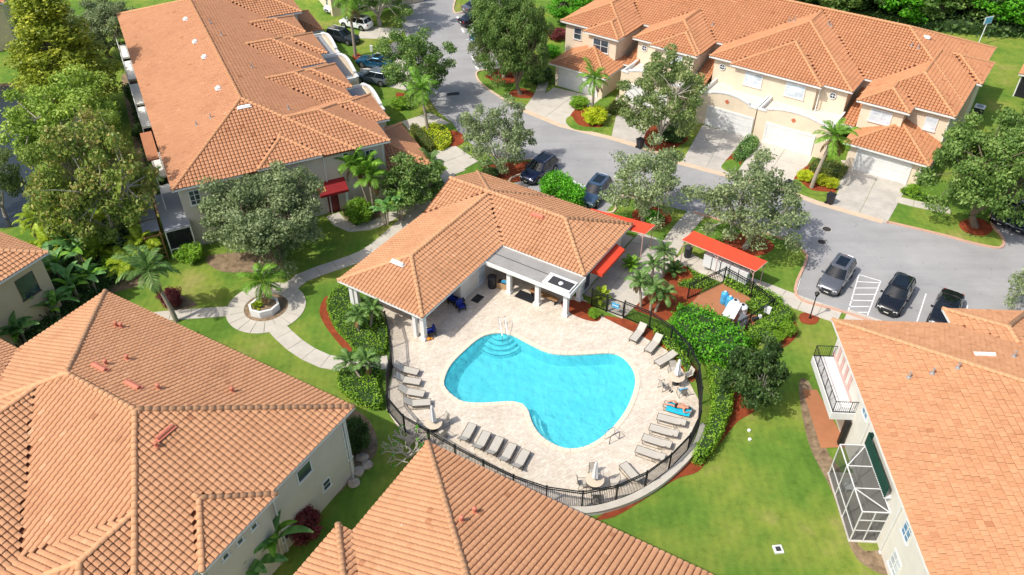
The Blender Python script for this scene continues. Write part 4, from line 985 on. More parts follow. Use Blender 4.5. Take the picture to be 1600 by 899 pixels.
# ------------------------------------------------------------------ vegetation
def leaf_quads(ctr, out, size, jit=.9):
    """one small folded leaf card per centre; out = preferred normal"""
    n = len(ctr); nr = out + rng.normal(0, jit, (n, 3)); nr /= np.linalg.norm(nr, axis=1)[:, None] + 1e-9
    t = np.cross(nr, rng.normal(0, 1, (n, 3))); t /= np.linalg.norm(t, axis=1)[:, None] + 1e-9; b = np.cross(nr, t)
    s = size * rng.uniform(.6, 1.35, n)[:, None]
    a = ctr - t * s * .5; c = ctr + t * s * .5; w = b * s * .30; d = nr * s * .10
    V = np.stack([a, ctr + w - d, c, ctr - w - d], 1).reshape(-1, 3)
    Q = np.arange(4 * n).reshape(n, 4)
    return V, Q
def crown_mesh(name, clumps, rad, per, size, m, flat=.8, up=.35, tvar=.16):
    cs = []; out = []; tint = []
    for (c, r) in zip(clumps, rad):
        k = max(8, int(per * rng.uniform(.7, 1.3))); d = rng.normal(0, 1, (k, 3)); d /= np.linalg.norm(d, axis=1)[:, None]
        rr = r * rng.uniform(.2, 1., k) ** .5 * (1 + .35 * (rng.random(k) > .85)); p = d * rr[:, None] * np.array([1, 1, flat]); cs.append(p + c)
        out.append(d + np.array([0, 0, up])); tint.append(np.clip(rng.normal(rng.uniform(.3, .7), tvar, k), 0, 1))
    V, Q = leaf_quads(np.concatenate(cs), np.concatenate(out), size)
    return fastmesh(name, V, Q, m, tint=np.concatenate(tint))
def limb(mb, p, q, r0, r1, bend=.12, n=3, sides=6):
    p = Vector(p); q = Vector(q); L = (q - p).length; off = Vector((random.uniform(-1, 1), random.uniform(-1, 1), random.uniform(-.2, .8))) * bend * L
    prev = p; pr = r0
    for k in range(1, n + 1):
        t = k / n; c = p.lerp(q, t) + off * math.sin(math.pi * t); r = r0 + (r1 - r0) * t; mb.tube(prev, c, pr, r, sides, False); prev = c; pr = r
def tree_proto(seed, H, Rc, nclump, per, size, leaf, bark='bark', fork=.28, shape='dome', rcl=.24, gap=.0, flat=.75):
    random.seed(seed); global rng; rng = np.random.default_rng(seed)
    cl = []; rad = []; tries = 0
    zc = H * (fork + (1 - fork) * .48); hz = H * (1 - fork) * .5
    while len(cl) < nclump and tries < 6000:
        tries += 1; d = rng.normal(0, 1, 3); d /= np.linalg.norm(d)
        if shape == 'dome' and d[2] < -.78: continue
        r = rng.uniform(.42, 1.) ** .6
        if shape == 'cone':
            z = rng.uniform(.12, 1.) ; w = Rc * (1 - z) ** .75 * .95 + .15; a = rng.uniform(0, 2 * math.pi); q = rng.uniform(.5, 1.) * w
            p = np.array([q * math.cos(a), q * math.sin(a), H * (.05 + .93 * z)])
        else:
            if shape == 'dome':
                lob = 1 + .20 * math.cos(3 * math.atan2(d[1], d[0]) + seed) + .16 * math.cos(5 * math.atan2(d[1], d[0]) + 2.1 * seed + 3 * d[2]); r *= min(1.25, max(.6, lob))
            p = np.array([d[0] * Rc * r * .86, d[1] * Rc * r * .86, zc + d[2] * hz * r * .92])
        mr = rcl * Rc * rng.uniform(.7, 1.2)
        if gap and any(np.linalg.norm(p - c) < gap * Rc for c in cl): continue
        cl.append(p); rad.append(mr)
    tb = MB(); base = Vector((0, 0, 0)); fk = Vector((random.uniform(-.1, .1) * Rc, random.uniform(-.1, .1) * Rc, H * fork)); r0 = .032 * H
    limb(tb, base - Vector((0, 0, .2)), fk, r0 * 1.15, r0 * .8, .05, 4, 8)
    if shape == 'cone': limb(tb, fk, (0, 0, H * .95), r0 * .8, .03, .02, 5)
    mains = []
    for k in range(6):
        a = 2 * math.pi * (k + random.random() * .6) / 6; e = Vector((math.cos(a) * Rc * .42, math.sin(a) * Rc * .42, H * (fork + (1 - fork) * random.uniform(.3, .6))))
        if shape != 'cone': limb(tb, fk, e, r0 * .55, r0 * .25, .12, 3)
        mains.append(e)
    for c in cl:
        s = min(mains, key=lambda m_: (m_ - Vector(c)).length) if shape != 'cone' else Vector((0, 0, max(H * fork, c[2] - .4)))
        limb(tb, s, Vector(c), r0 * .2, .012, .10, 3, 4)
    tr = tb.mesh('trunk', bark, True)
    cr = crown_mesh('crown', cl, rad, per, size, leaf, flat)
    random.seed(seed + 1); return dict(H=H, R=Rc, trunk=tr, crown=cr)
TREES = dict(
    oak=tree_proto(11, 7, 4.2, 74, 250, .20, 'leaf_oak', 'bark_pale', .12, rcl=.175, gap=.14, flat=.62),
    oak2=tree_proto(12, 7, 4.2, 66, 250, .20, 'leaf_oak', 'bark_pale', .12, rcl=.185, gap=.15, flat=.62),
    grey=tree_proto(13, 6.5, 4.0, 76, 160, .20, 'leaf_grey', 'bark_pale', .12, rcl=.165, gap=.145, flat=.65),
    grey2=tree_proto(14, 6.5, 4.0, 70, 165, .20, 'leaf_grey', 'bark_pale', .12, rcl=.17, gap=.15, flat=.65),
    dense=tree_proto(15, 8, 4.8, 120, 260, .22, 'leaf_dense', 'bark', .10, rcl=.17, gap=.10, flat=.6),
    dark=tree_proto(16, 6, 3.0, 80, 130, .26, 'leaf_dark', 'bark_pale', .08, rcl=.21, gap=.11),
    maple=tree_proto(17, 9, 4.8, 100, 190, .26, 'leaf_maple', 'bark_pale', .12, rcl=.155, gap=.11),
    autumn=tree_proto(18, 9, 5.0, 115, 180, .26, 'leaf_autumn', 'bark_pale', .12, rcl=.15, gap=.10),
    cypress=tree_proto(19, 15, 3.6, 170, 190, .24, 'leaf_cypress', 'bark', .10, 'cone', rcl=.22),
    wood=tree_proto(20, 11, 5.5, 100, 170, .38, 'leaf_dense', 'bark', .08, rcl=.18, gap=.09),
    wood2=tree_proto(21, 11, 5.5, 95, 170, .38, 'leaf_bright', 'bark', .08, rcl=.18, gap=.09),
    shrub=tree_proto(22, 2.4, 1.6, 60, 110, .16, 'leaf_bright', 'bark', .04, 'round', rcl=.28),
)
def variant(src, leaf):
    d = dict(TREES[src]); me = d['crown'].copy(); me.materials.clear(); me.materials.append(MATS[leaf]); d['crown'] = me; return d
TREES['shrub_hedge'] = variant('shrub', 'leaf_hedge'); TREES['shrub_dark'] = variant('shrub', 'leaf_dark'); TREES['shrub_lime'] = variant('shrub', 'leaf_lime'); TREES['shrub_red'] = variant('shrub', 'leaf_red')
TREES['grey_feather'] = variant('dense', 'leaf_grey'); TREES['bronze'] = variant('dark', 'leaf_dense'); TREES['weeping'] = variant('dense', 'leaf_grey'); TREES['wood3'] = variant('wood', 'leaf_dark'); TREES['olive'] = variant('oak', 'leaf_dense'); TREES['shrub_olive'] = variant('shrub', 'leaf_olive_hedge')
def tree(kind, label, x, y, H, Rc, rot=None, name='tree', cat='tree', group=None):
    d = TREES[kind]; t = thing(name, label, cat, (x, y, 0), random.uniform(0, 6.28) if rot is None else rot, group)
    t.scale = (Rc / d['R'], Rc / d['R'], H / d['H']); link('trunk', d['trunk'], t); link('crown', d['crown'], t); return t
random.seed(5)
tree('cypress', 'tall olive yellow cypress in the top left corner', *(-47.52,81.69,15.24,6.47), name='cypress_tree')
tree('grey_feather', 'feathery grey green tree between the cypress and the brown roof', *(-50.28,98.36,7.79,5.02))
tree('maple', 'yellow green tree standing by the pond below the cypress', *(-43.07,71.88,10.17,6.01), name='maple_tree')
tree('autumn', 'wide tree with olive and rusty leaves left of the wooden pergola', *(-34.55,58.46,12.29,5.69), name='autumn_tree')
tree('oak2', 'small grey tree at the left edge beside the pond', *(-47.26,63.47,6.91,3.1))
tree('weeping', 'grey green oak in front of the grey end wall', *(-20.45,56.71,8.61,5.45), name='oak_tree')
tree('olive', 'oak beside the palm leaning over the road', *(-10.88,86.1,8.61,4.62), name='oak_tree')
tree('grey', 'open crowned tree above the north corner of the clubhouse roof', *(-1.49,70.73,7.42,3.93))
tree('olive', 'oak on the kerbed island next to the thin sapling', *(-1.04,93.07,11.22,4.37), name='oak_tree')
tree('dense', 'oak nearest the left garage with trunk in round mulch', *(1.1,88.42,11.67,4.03), name='oak_tree')
tree('oak2', 'slender sapling at the tip of the kerbed island', *(-2.67,93.43,7.82,2.45), name='young_tree')
tree('dense', 'leafy tree over the parked cars at the top edge', *(-2.18,106.1,7.99,4.19))
tree('oak', 'oak growing between two driveways beside a black bin', *(15.59,76.98,9.91,4.58), name='oak_tree')
tree('grey2', 'open crowned tree beside the blue car by the road', *(12.17,62.54,7.58,4.22))
tree('grey', 'spreading tree behind the long red mailbox canopy', *(20.51,58.28,8.22,5.16))
tree('dense', 'large dense oak at the right edge beside the last garage', *(42.43,61.47,11.74,5.76), name='oak_tree')
tree('dense', 'oak behind the large right edge oak', *(49.19,67.53,9.18,4.65), name='oak_tree')
tree('grey', 'thin tree over the parking bays at the right edge', *(42.03,49.38,4.73,3.58))
tree('dark', 'dark glossy magnolia in red mulch on the right lawn', *(16.73,39.58,5.99,2.23), name='magnolia_tree')
tree('bronze', 'green leaved bush tree by the path above the clubhouse', *(-9.33,64.29,5.67,2.97), name='bush_tree')
tree('wood2', 'leafy green tree left of the garage row at the top edge', *(8.4,111.79,4.84,4.19))
tree('olive', 'street tree by the white car at the top edge', *(-18.06,109.39,9.25,5.94))
WLAB = ['leftmost', 'second from the left', 'third from the left', 'fourth from the left', 'fifth from the left', 'sixth from the left', 'seventh from the left', 'rightmost']
for i, (q, s, kd) in enumerate([((40.97,113.79), 1., 'wood3'), ((45.48,112.37), 1.1, 'wood'), ((49.92,110.97), 1., 'wood3'), ((54.27,109.61), 1.15, 'wood2'), ((58.29,108.71), 1., 'wood'), ((63.44,110.55), 1.2, 'wood3'), ((65.95,107.39), 1.1, 'wood2'), ((70.7,108.3), 1.2, 'wood')]):
    tree(kd, WLAB[i] + ' tree of the wood behind the orange roofed row', q[0], q[1] + 3, 7.5 * s, 6.2 * s, group='trees of the wood behind the garage row')
hedge_wood = True
# shrubs
def shrub(kind, label, x, y, H, Rc, group=None): return tree(kind, label, x, y, H, Rc, None, 'shrub', 'shrub', group)
for (k, lab, b) in [
    ('shrub', 'broad bright green bush between two cars behind the clubhouse', (4.15,66.07,3.11,1.77)), ('shrub', 'smaller bright green bush at the blue car', (5.61,64.65,2.81,1.44)),
    ('shrub_hedge', 'round clipped yellow green shrub beside the maroon awning', (-13.99,62.38,2.35,1.49)), ('shrub_hedge', 'low shrub in the pergola corner by the lanai', (-27.86,56.6,1.59,1.36)),
    ('shrub_hedge', 'round clipped shrub in the mulch crescent nearer the lamp', (21.25,46.93,1.48,0.73)), ('shrub_hedge', 'round clipped shrub at the lower end of the mulch crescent', (19.99,46.05,1.24,0.77)),
    ('shrub_lime', 'yellow shrub under the palm between the left driveways', (9.16,81.53,1.84,1.58)), ('shrub_lime', 'yellow shrub left of the leaning palm between the driveways', (28.88,69.59,1.11,0.88)),
    ('shrub_lime', 'yellow shrub right of the leaning palm between the driveways', (30.32,68.88,1.1,0.88)), ('shrub_lime', 'yellow shrub beside the bin at the last driveway', (31.12,68.18,1.09,0.74)),
    ('shrub_red', 'dark red leaved shrub in the gravel bed by the leaning palm', (-27.46,50.52,1.71,1.06)), ('shrub_dark', 'dark shrub against the corner of the lower left house', (-10.28,35.73,2.75,1.13)),
    ('shrub_dark', 'dark green shrub under the oak between the driveways', (17.07,77.81,1.5,1.76)), ('shrub_hedge', 'small round shrub beside the last garage door', (38.57,67.05,1.06,0.76)),
    ('shrub_dark', 'bush under the oaks at the left garage', (3.42,91.49,2.02,1.57)), ('shrub_red', 'red flowering bush in front of the left garage house', (6.05,104.62,1.56,1.5)),
    ('shrub_red', 'dark red spiky bush at the foot of the lower left wall', (-12.48,29.04,2.16,1.31)), ('shrub_hedge', 'green bush in the bed under the leaning oak by the drive', (-12.54,85.14,1.26,1.27)),
    ('shrub_dark', 'low bush at the tree foot by the clubhouse corner', (-2.24,70.0,1.18,0.96)), ('shrub_hedge', 'low bush beside the first palm between the driveways', (7.62,85.19,1.42,1.27)),
    ('shrub', 'low bright bush under the open tree by the red canopy', (12.98,62.43,0.97,1.02)), ('shrub_hedge', 'small shrub near the blue ladder gate', (6.52,49.09,0.73,0.56)),
    ('shrub_dark', 'dense bush in the garden bed behind the left house', (-36.25,57.05,2.15,1.86)), ('shrub_hedge', 'leafy bush on the lawn edge by the pergola', (-33.08,55.24,1.84,1.8)),
    ('shrub', 'green bush in front of the orange roofed left end house', (5.01,99.29,1.52,1.27)), ('shrub_dark', 'low bush against the shaded side of the brown row', (-43.83,87.97,1.66,1.42)), ('shrub_dark', 'second low bush against the shaded side of the brown row', (-39.21,78.1,1.79,1.36))]: shrub(k, lab, *b)

# hedges and ground cover: a dark core wrapped in leaves
mat('hedge_core', S2L(44, 66, 28), .95)
def hedge(label, poly, h, leaf, dens=110, size=.15, name='hedge', rough=.10, core='hedge_core'):
    global rng
    poly = [tuple(p) for p in poly]; xs = [p[0] for p in poly]; ys = [p[1] for p in poly]
    t = thing(name, label, 'hedge', (0, 0, 0)); ip = offset_poly(poly, .12); MB().prism(ip, 0, h - .12).build('stems', core, t)
    A = (max(xs) - min(xs)) * (max(ys) - min(ys)); n = int(A * dens); x = rng.uniform(min(xs), max(xs), n); y = rng.uniform(min(ys), max(ys), n); k = inside(poly, x, y); x, y = x[k], y[k]
    wav = .5 * rough * (np.sin(x * 3.1 + y * 1.7) + np.sin(y * 4.3 - x * 2.2)) + rng.normal(0, rough * .5, len(x))
    top = np.stack([x, y, h + wav - .04], 1); out = np.tile([0, 0, 1.], (len(x), 1))
    pts = [top]; outs = [out]
    for a, b in zip(poly, poly[1:] + poly[:1]):
        L = math.dist(a, b); m_ = int(L * h * dens)
        if m_ < 1: continue
        s = rng.uniform(0, 1, m_); z = rng.uniform(.03, h, m_); nx, ny = (b[1] - a[1]) / L, -(b[0] - a[0]) / L
        ar = sum(poly[i][0] * poly[(i + 1) % len(poly)][1] - poly[(i + 1) % len(poly)][0] * poly[i][1] for i in range(len(poly)))
        if ar < 0: nx, ny = -nx, -ny
        o = rng.normal(-.02, rough * .6, m_); pts.append(np.stack([a[0] + (b[0] - a[0]) * s + nx * o, a[1] + (b[1] - a[1]) * s + ny * o, z], 1)); outs.append(np.tile([nx, ny, .3], (m_, 1)))
    P_ = np.concatenate(pts); O_ = np.concatenate(outs); V, Q = leaf_quads(P_, O_, size, .7)
    tn = np.clip(.5 + .22 * np.sin(P_[:, 0] * 2.3) * np.cos(P_[:, 1] * 2.9) + rng.normal(0, .18, len(P_)), 0, 1)
    link('foliage', fastmesh('foliage', V, Q, leaf, tint=tn), t); return t
hedge('broad bright green ground cover hedge beside the clubhouse porch', smooth_closed([(-14.91,51.02),(-14.0,52.51),(-12.56,51.35),(-10.14,48.67),(-9.57,46.44),(-9.64,44.6),(-10.68,44.46),(-12.07,45.36),(-13.56,47.31),(-14.6,49.28)], 3), .55, 'leaf_hedge', 100)
hedge('lower green hedge below the path at the left fence', smooth_closed([(-12.6,42.63),(-11.33,42.96),(-9.6,42.7),(-9.71,41.4),(-9.07,39.17),(-10.1,39.17),(-11.59,40.08),(-12.45,41.15)], 3), .75, 'leaf_hedge', 100)
hedge('tall bright green rounded hedge beside the pool equipment yard', smooth_closed([(12.65,47.8),(14.05,48.41),(15.94,47.21),(17.13,45.76),(17.41,44.36),(16.55,43.01),(15.16,43.14),(13.71,44.36),(12.55,45.9)], 3), 1.9, 'leaf_bright', 120, .2, rough=.32)
hedge('clipped hedge wrapping the lamp side of the equipment yard', smooth_closed([(18.6,49.81),(20.19,50.44),(21.65,49.66),(22.12,48.73),(21.44,47.67),(19.75,46.49),(18.42,45.41),(17.92,45.77),(18.27,46.92),(19.95,48.12),(20.26,48.57)], 2), 1.0, 'leaf_hedge', 120, .16)
hedge('long hedge following the curved east fence', smooth_closed([(14.32,42.67),(15.29,42.35),(15.55,41.32),(15.3,39.21),(14.48,37.33),(13.51,35.49),(12.35,34.26),(11.9,34.58),(12.89,36.32),(13.78,38.32),(14.27,40.43)], 3), 1.15, 'leaf_hedge', 120, .16, rough=.16)
hedge('green planting strip inside the fence corner by the gate', smooth_closed([(11.14,47.8),(11.74,47.06),(12.71,45.05),(13.31,42.87),(12.94,42.34),(12.44,43.94),(11.71,45.47),(10.98,46.62)], 2), .4, 'leaf_hedge', 90, rough=.14)
hedge('ground cover patch between mailboxes and equipment yard', smooth_closed([(14.91,55.5),(15.95,54.27),(17.07,53.58),(15.92,52.56),(14.59,52.56),(13.77,53.06),(14.49,53.57),(15.3,53.92)], 2), .3, 'leaf_hedge', 90, rough=.14)
hedge('planting strip between the equipment yard fence and the sidewalk', [(18.1,53.93),(21.06,51.9),(21.93,50.77),(21.25,50.13),(19.82,51.09),(17.61,53.07)], .55, 'leaf_hedge', 100, rough=.12)
hedge('low juniper hedge between the two middle driveways', smooth_closed([(22.73,73.8),(23.42,73.03),(25.4,75.38),(26.04,77.0),(24.94,77.55)], 2), .6, 'leaf_palm', 120, .18, rough=.16)
hedge('dark clipped box hedge under the leaning palm', [(29.74,71.29),(32.36,69.36),(33.65,71.05),(32.56,72.55),(30.81,72.8)], .75, 'leaf_olive_hedge', 130, .12)
hedge('clipped olive box hedge beside the brown row garage', smooth_closed([(-11.04,79.44),(-10.32,79.87),(-8.72,77.2),(-8.04,75.31),(-9.08,75.04),(-10.21,77.19)], 2), .8, 'leaf_olive_hedge', 130, .12, rough=.04)
hedge('bright lime yellow hedge at the foot of the drive palm', smooth_closed([(-9.74,79.58),(-8.28,80.6),(-6.94,79.16),(-6.41,77.2),(-7.1,75.31),(-7.92,75.57),(-8.9,77.75)], 2), .6, 'leaf_lime', 120, .16)
hedge('clipped hedge below the left middle garage', [(10.4,83.64),(12.28,83.03),(13.38,84.58),(11.72,86.16)], .6, 'leaf_olive_hedge', 110, .14)
hedge('low green edging plants at the last garage', smooth_closed([(37.96,67.73),(40.0,66.6),(41.27,65.49),(40.72,65.05),(39.04,65.7),(37.66,66.93)], 2), .4, 'leaf_hedge', 100)
hedge('dark undergrowth at the foot of the wood behind the orange roofed row', [(38.96,114.76),(44.59,112.37),(52.35,109.15),(58.42,106.93),(64.51,105.21),(71.54,105.66),(74.75,111.99),(63.28,114.34),(46.38,118.29),(40.14,119.3)], 1.4, 'leaf_dark', 14, .5, rough=.7)
hedge('dense dark undergrowth along the pond bank', smooth_closed([(-44.04,64.01),(-41.4,64.01),(-35.45,60.91),(-31.96,57.52),(-35.14,57.05),(-39.48,59.42),(-43.13,61.71)], 2), .8, 'leaf_dark', 60, .28, rough=.4)
hedge('shaded planting below the balconies of the brown row', smooth_closed([(-44.35,87.97),(-43.08,87.97),(-36.27,73.41),(-33.0,66.22),(-33.91,66.0),(-38.03,74.71)], 2), .7, 'leaf_dark', 70, .24, rough=.3)
hedge('thick planting between the left house and the tan roof', smooth_closed([(-40.27,57.04),(-36.25,57.05),(-33.3,54.35),(-33.5,52.47),(-34.96,48.63),(-37.15,45.67),(-38.96,46.39),(-38.51,48.62),(-37.84,52.21)], 2), 1.0, 'leaf_dark', 50, .3, rough=.5)

# palms
def frond_mesh(L, droop, m, nl=22, wid=.30, seed=0, twist=.5):
    r_ = random.Random(seed); V = []; F = []; pts = []
    for k in range(nl + 1):
        t = k / nl; ang = .25 - droop * t * t; pts.append((t, ang))
    x = z = 0.; prev = None; P_ = []
    for k in range(nl + 1):
        P_.append(Vector((x, 0, z))); a = pts[k][1]; x += L / nl * math.cos(a); z += L / nl * math.sin(a)
    for k in range(nl):
        a, b = P_[k], P_[k + 1]; w = .012 * (1 - k / nl) + .004; i = len(V); V += [a + Vector((0, -w * 2, 0)), a + Vector((0, w * 2, 0)), b + Vector((0, w * 2, 0)), b + Vector((0, -w * 2, 0))]; F.append((i, i + 1, i + 2, i + 3))
        t = k / nl
        if t < .10: continue
        ll_ = L * wid * math.sin(math.pi * min(1, .12 + t * .88)) ** .6; d = (b - a).normalized()
        for s in (-1, 1):
            for h_ in (0, .5):
                base = a.lerp(b, h_); fw = r_.uniform(.45, .75); dn = -r_.uniform(.15, twist)
                tip = base + (d * fw + Vector((0, s, 0)) * .85 + Vector((0, 0, dn))).normalized() * ll_ * r_.uniform(.85, 1.1)
                mid = base.lerp(tip, .5) + Vector((0, 0, .05 * ll_)); e = d * (.022 * L ** .5 + .010)
                i = len(V); V += [base - e * .6, mid - e, tip, mid + e]; F.append((i, i + 1, i + 2, i + 3))
    me = fastmesh('frond', np.array([tuple(v) for v in V]), np.array(F), m, tint=np.array([r_.uniform(.15, .9) for _ in F])); return me
FR = {}
def fronds(m, L, droop):
    key = (m, round(L, 1), round(droop, 1))
    if key not in FR: FR[key] = frond_mesh(round(L, 1), round(droop, 1), m, seed=len(FR))
    return FR[key]
def palm(label, x, y, H, Rf, m='leaf_palm', n=16, lean=(0, 0), r=.13, trunk='palm_trunk', stems=1, droop=1.5, up=1.0, name='palm_tree'):
    t = thing(name, label, 'palm', (x, y, 0), 0)
    for s in range(stems):
        ax = lean[0] + (random.uniform(-.5, .5) if stems > 1 else 0); ay = lean[1] + (random.uniform(-.5, .5) if stems > 1 else 0); hh = H * (1 if s == 0 else random.uniform(.7, 1.))
        bx, by = (random.uniform(-.25, .25), random.uniform(-.25, .25)) if stems > 1 else (0, 0)
        mb = MB(); N = 7; prev = Vector((bx, by, -.1)); pr = r * 1.25
        for k in range(1, N + 1):
            q = k / N; c = Vector((bx + ax * q ** 1.5, by + ay * q ** 1.5, hh * q)); rr_ = r * (1.2 - .45 * q) * (1 + .05 * (k % 2)); mb.tube(prev, c, pr, rr_, 9, k == N); prev = c; pr = rr_
        mb.build('trunk', trunk, t, smooth=True); top = prev
        if hh > 2.2: MB().lathe([(r * .8, -.1), (r * .95, .2), (r * .5, .7), (.03, 1.0)], 8, tuple(top)).build('crownshaft', m, t, smooth=True)
        for k in range(n):
            a = 2.399 * k + random.uniform(-.2, .2); lv = k / n; pitch = up * (1.15 - 1.65 * lv) + random.uniform(-.12, .12)
            f = link('frond', fronds(m, Rf * random.choice((.85, 1., 1.1)), droop * random.choice((.7, 1., 1.25))), t, tuple(top + Vector((0, 0, .15))))
            f.rotation_euler = (random.uniform(-.25, .25), -pitch, a); q_ = random.uniform(.8, 1.12); f.scale = (q_, q_ * random.uniform(.75, 1.1), q_)
        for k in range(2 if hh > 2 else 1):
            f = link('dead_frond', fronds('leaf_dead', Rf * .8, 1.0), t, tuple(top)); f.rotation_euler = (0, random.uniform(.9, 1.25), random.uniform(0, 6.28))
    return t
random.seed(9)
palm('tall leaning palm whose trunk crosses the tan roof edge at the left path', *(-26.51,48.49), 4.7, 2.5, 'leaf_palm', 18, lean=(-1.0, .35), r=.16)
palm('palm growing in the white octagonal planter', *(-19.83,50.69), 2.2, 2.2, 'leaf_palm_bright', 16, r=.14)
palm('pair of tall bright palms beside the maroon awning, left clump', *(-13.45,64.5), 4.6, 2.2, 'leaf_palm_bright', 14, lean=(-1.1, .2), r=.09)
palm('bright palm clump with pale twin trunks right of the maroon awning', *(-12.94,63.86), 4.4, 2.2, 'leaf_palm_bright', 14, stems=2, r=.09)
palm('small palm at the bend of the path above the clubhouse', *(-7.77,68.33), 2.6, 1.6, 'leaf_palm', 11, r=.08)
palm('tall feathery palm standing between parked cars of the brown row', *(-19.87,99.22), 7.2, 3.2, 'leaf_palm_bright', 20, r=.17, droop=2.2)
palm('palm rising from the lime hedge by the drive', *(-9.08,79.16), 4.8, 2.6, 'leaf_palm_bright', 18, lean=(-.5, .3), r=.15, droop=2.2)
palm('palm on the island between the left driveways', *(8.87,82.42), 4.6, 2.3, 'leaf_palm_bright', 16, r=.14, droop=2.0)
palm('leaning grey trunked palm between the right driveways', *(29.24,68.18), 5.2, 2.4, 'leaf_palm_bright', 16, lean=(1.0, .4), r=.17, droop=1.8)
palm('low palm against the brown row by the balconies', *(-33.81,65.33), 2.4, 1.8, 'leaf_palm', 12, r=.09)
palm('palm half hidden behind the left oak at the grey wall', *(-21.01,64.05), 3.6, 2.0, 'leaf_palm_bright', 14, r=.1, stems=2)
for i, (x, y, h) in enumerate([(*(-11.87,47.02), 1.6), (*(-10.99,47.46), 1.9), (*(-10.34,41.92), 1.7), (*(-10.77,41.66), 1.5)]):
    palm(['pygmy palm in the ground cover nearest the porch', 'taller pygmy palm in the ground cover by the fence', 'upright pygmy palm at the end of the curved path', 'leaning pygmy palm at the end of the curved path'][i], x, y, h, 1.25, 'leaf_palm', 15, lean=((.1, .2), (.3, .2), (-.1, .2), (-.9, .6))[i], r=.1, droop=1.7, name='pygmy_palm')
for i, (x, y, h) in enumerate([(*(10.39,50.27), 2.3), (*(11.1,49.79), 2.2), (*(11.49,49.64), 1.5), (*(12.82,54.26), 2.3), (*(11.7,53.57), 1.6)]):
    palm(['pygmy palm beside the walkway nearest the gate', 'middle pygmy palm in the red mulch by the gate', 'short pygmy palm with pale trunk in the red mulch', 'pygmy palm behind the clubhouse corner near the mailboxes', 'low pygmy palm between the walkway and the red canopy'][i], x, y, h, 1.3, 'leaf_palm', 15, lean=((-.3, .3), (0, .1), (.5, .3), (-.2, .2), (0, 0))[i], r=.1, droop=1.7, name='pygmy_palm')
def rosette(label, x, y, H, Rf, m, n=16, name='cycad', cat='plant', droop=1.0, up=1.1):
    t = thing(name, label, cat, (x, y, 0), 0); MB().lathe([(.16, 0), (.18, .2), (.12, H), (.03, H + .05)], 8).build('trunk', 'palm_trunk', t)
    for k in range(n):
        a = 2.399 * k; f = link('frond', fronds(m, Rf * random.choice((.85, 1.)), droop), t, (0, 0, H)); f.rotation_euler = (random.uniform(-.2, .2), -(up * (1.1 - 1.1 * k / n)), a)
for lab, p, m in [('yellow green cycad against the clubhouse wall beside the gate', (7.2,51.06), 'leaf_areca'), ('cycad under the red awning of the clubhouse', (10.12,55.31), 'leaf_palm_bright'), ('large cycad beside the walkway below the mailboxes', (13.68,54.61), 'leaf_palm'), ('cycad in the planter under the pale palm', (-20.33,49.74), 'leaf_areca')]:
    rosette(lab, *p, .35, 1.15 if 'planter' not in lab else .7, m)
for lab, p, h in [('bright areca palm clump by the pond, left of three', (-41.89,59.7), 2.2), ('bright areca palm clump by the pond, middle of three', (-39.3,60.1), 2.2), ('bright areca palm clump under the autumn tree', (-37.0,58.94), 1.8), ('lime green areca palm below the pergola', (-31.43,56.32), 2.0), ('areca palm clump beside the left house corner', (-39.09,56.12), 2.0), ('areca palm clump at the pond end of the undergrowth', (-39.64,58.45), 2.4), ('areca palm clump on the shaded lawn edge', (-34.61,55.95), 1.5), ('low areca palm left of the leaning palm', (-31.83,54.79), 1.2)]:
    palm(lab, *p, h, 1.9, 'leaf_areca', 9, stems=3, r=.05, droop=1.6, name='areca_palm')
# broad leaved clumps
def blade(L, W, m, seed):
    r_ = random.Random(seed); N = 8; V = []; F = []; x = z = 0.
    for k in range(N + 1):
        t = k / N; a = .9 - 1.5 * t; w = W * math.sin(math.pi * min(.98, .08 + t * .9)) ** .7 * .5
        V += [(x, -w, z + .10 * w), (x, 0, z), (x, w, z + .10 * w)]; x += L / N * math.cos(a); z += L / N * math.sin(a)
    for k in range(N):
        for c in (0, 1): F.append((k * 3 + c, k * 3 + c + 1, k * 3 + c + 4, k * 3 + c + 3))
    return fastmesh('leaf', np.array(V), np.array(F), m, tint=np.array([r_.uniform(.2, .8) for _ in F]))
BL = [blade(1.5, .5, 'leaf_banana', 1), blade(1.9, .55, 'leaf_banana', 2), blade(1.3, .42, 'leaf_palm_bright', 3)]
def banana(label, x, y, h, s=1., n=13):
    t = thing('broadleaf_plant', label, 'plant', (x, y, 0), 0)
    for q in range(3): MB().tube((.15 * q - .15, .1 * (q % 2), 0), (.3 * q - .3, .2 * (q % 2), h), .08, .05, 7).build('stem', 'leaf_banana' if False else 'palm_trunk', t)
    for k in range(n):
        a = 2.399 * k; f = link('leaf', random.choice(BL), t, (.25 * math.cos(a * 3), .25 * math.sin(a * 3), h * random.uniform(.7, 1.05)), 0, s); f.rotation_euler = (random.uniform(-.3, .3), -random.uniform(-.2, .75), a)
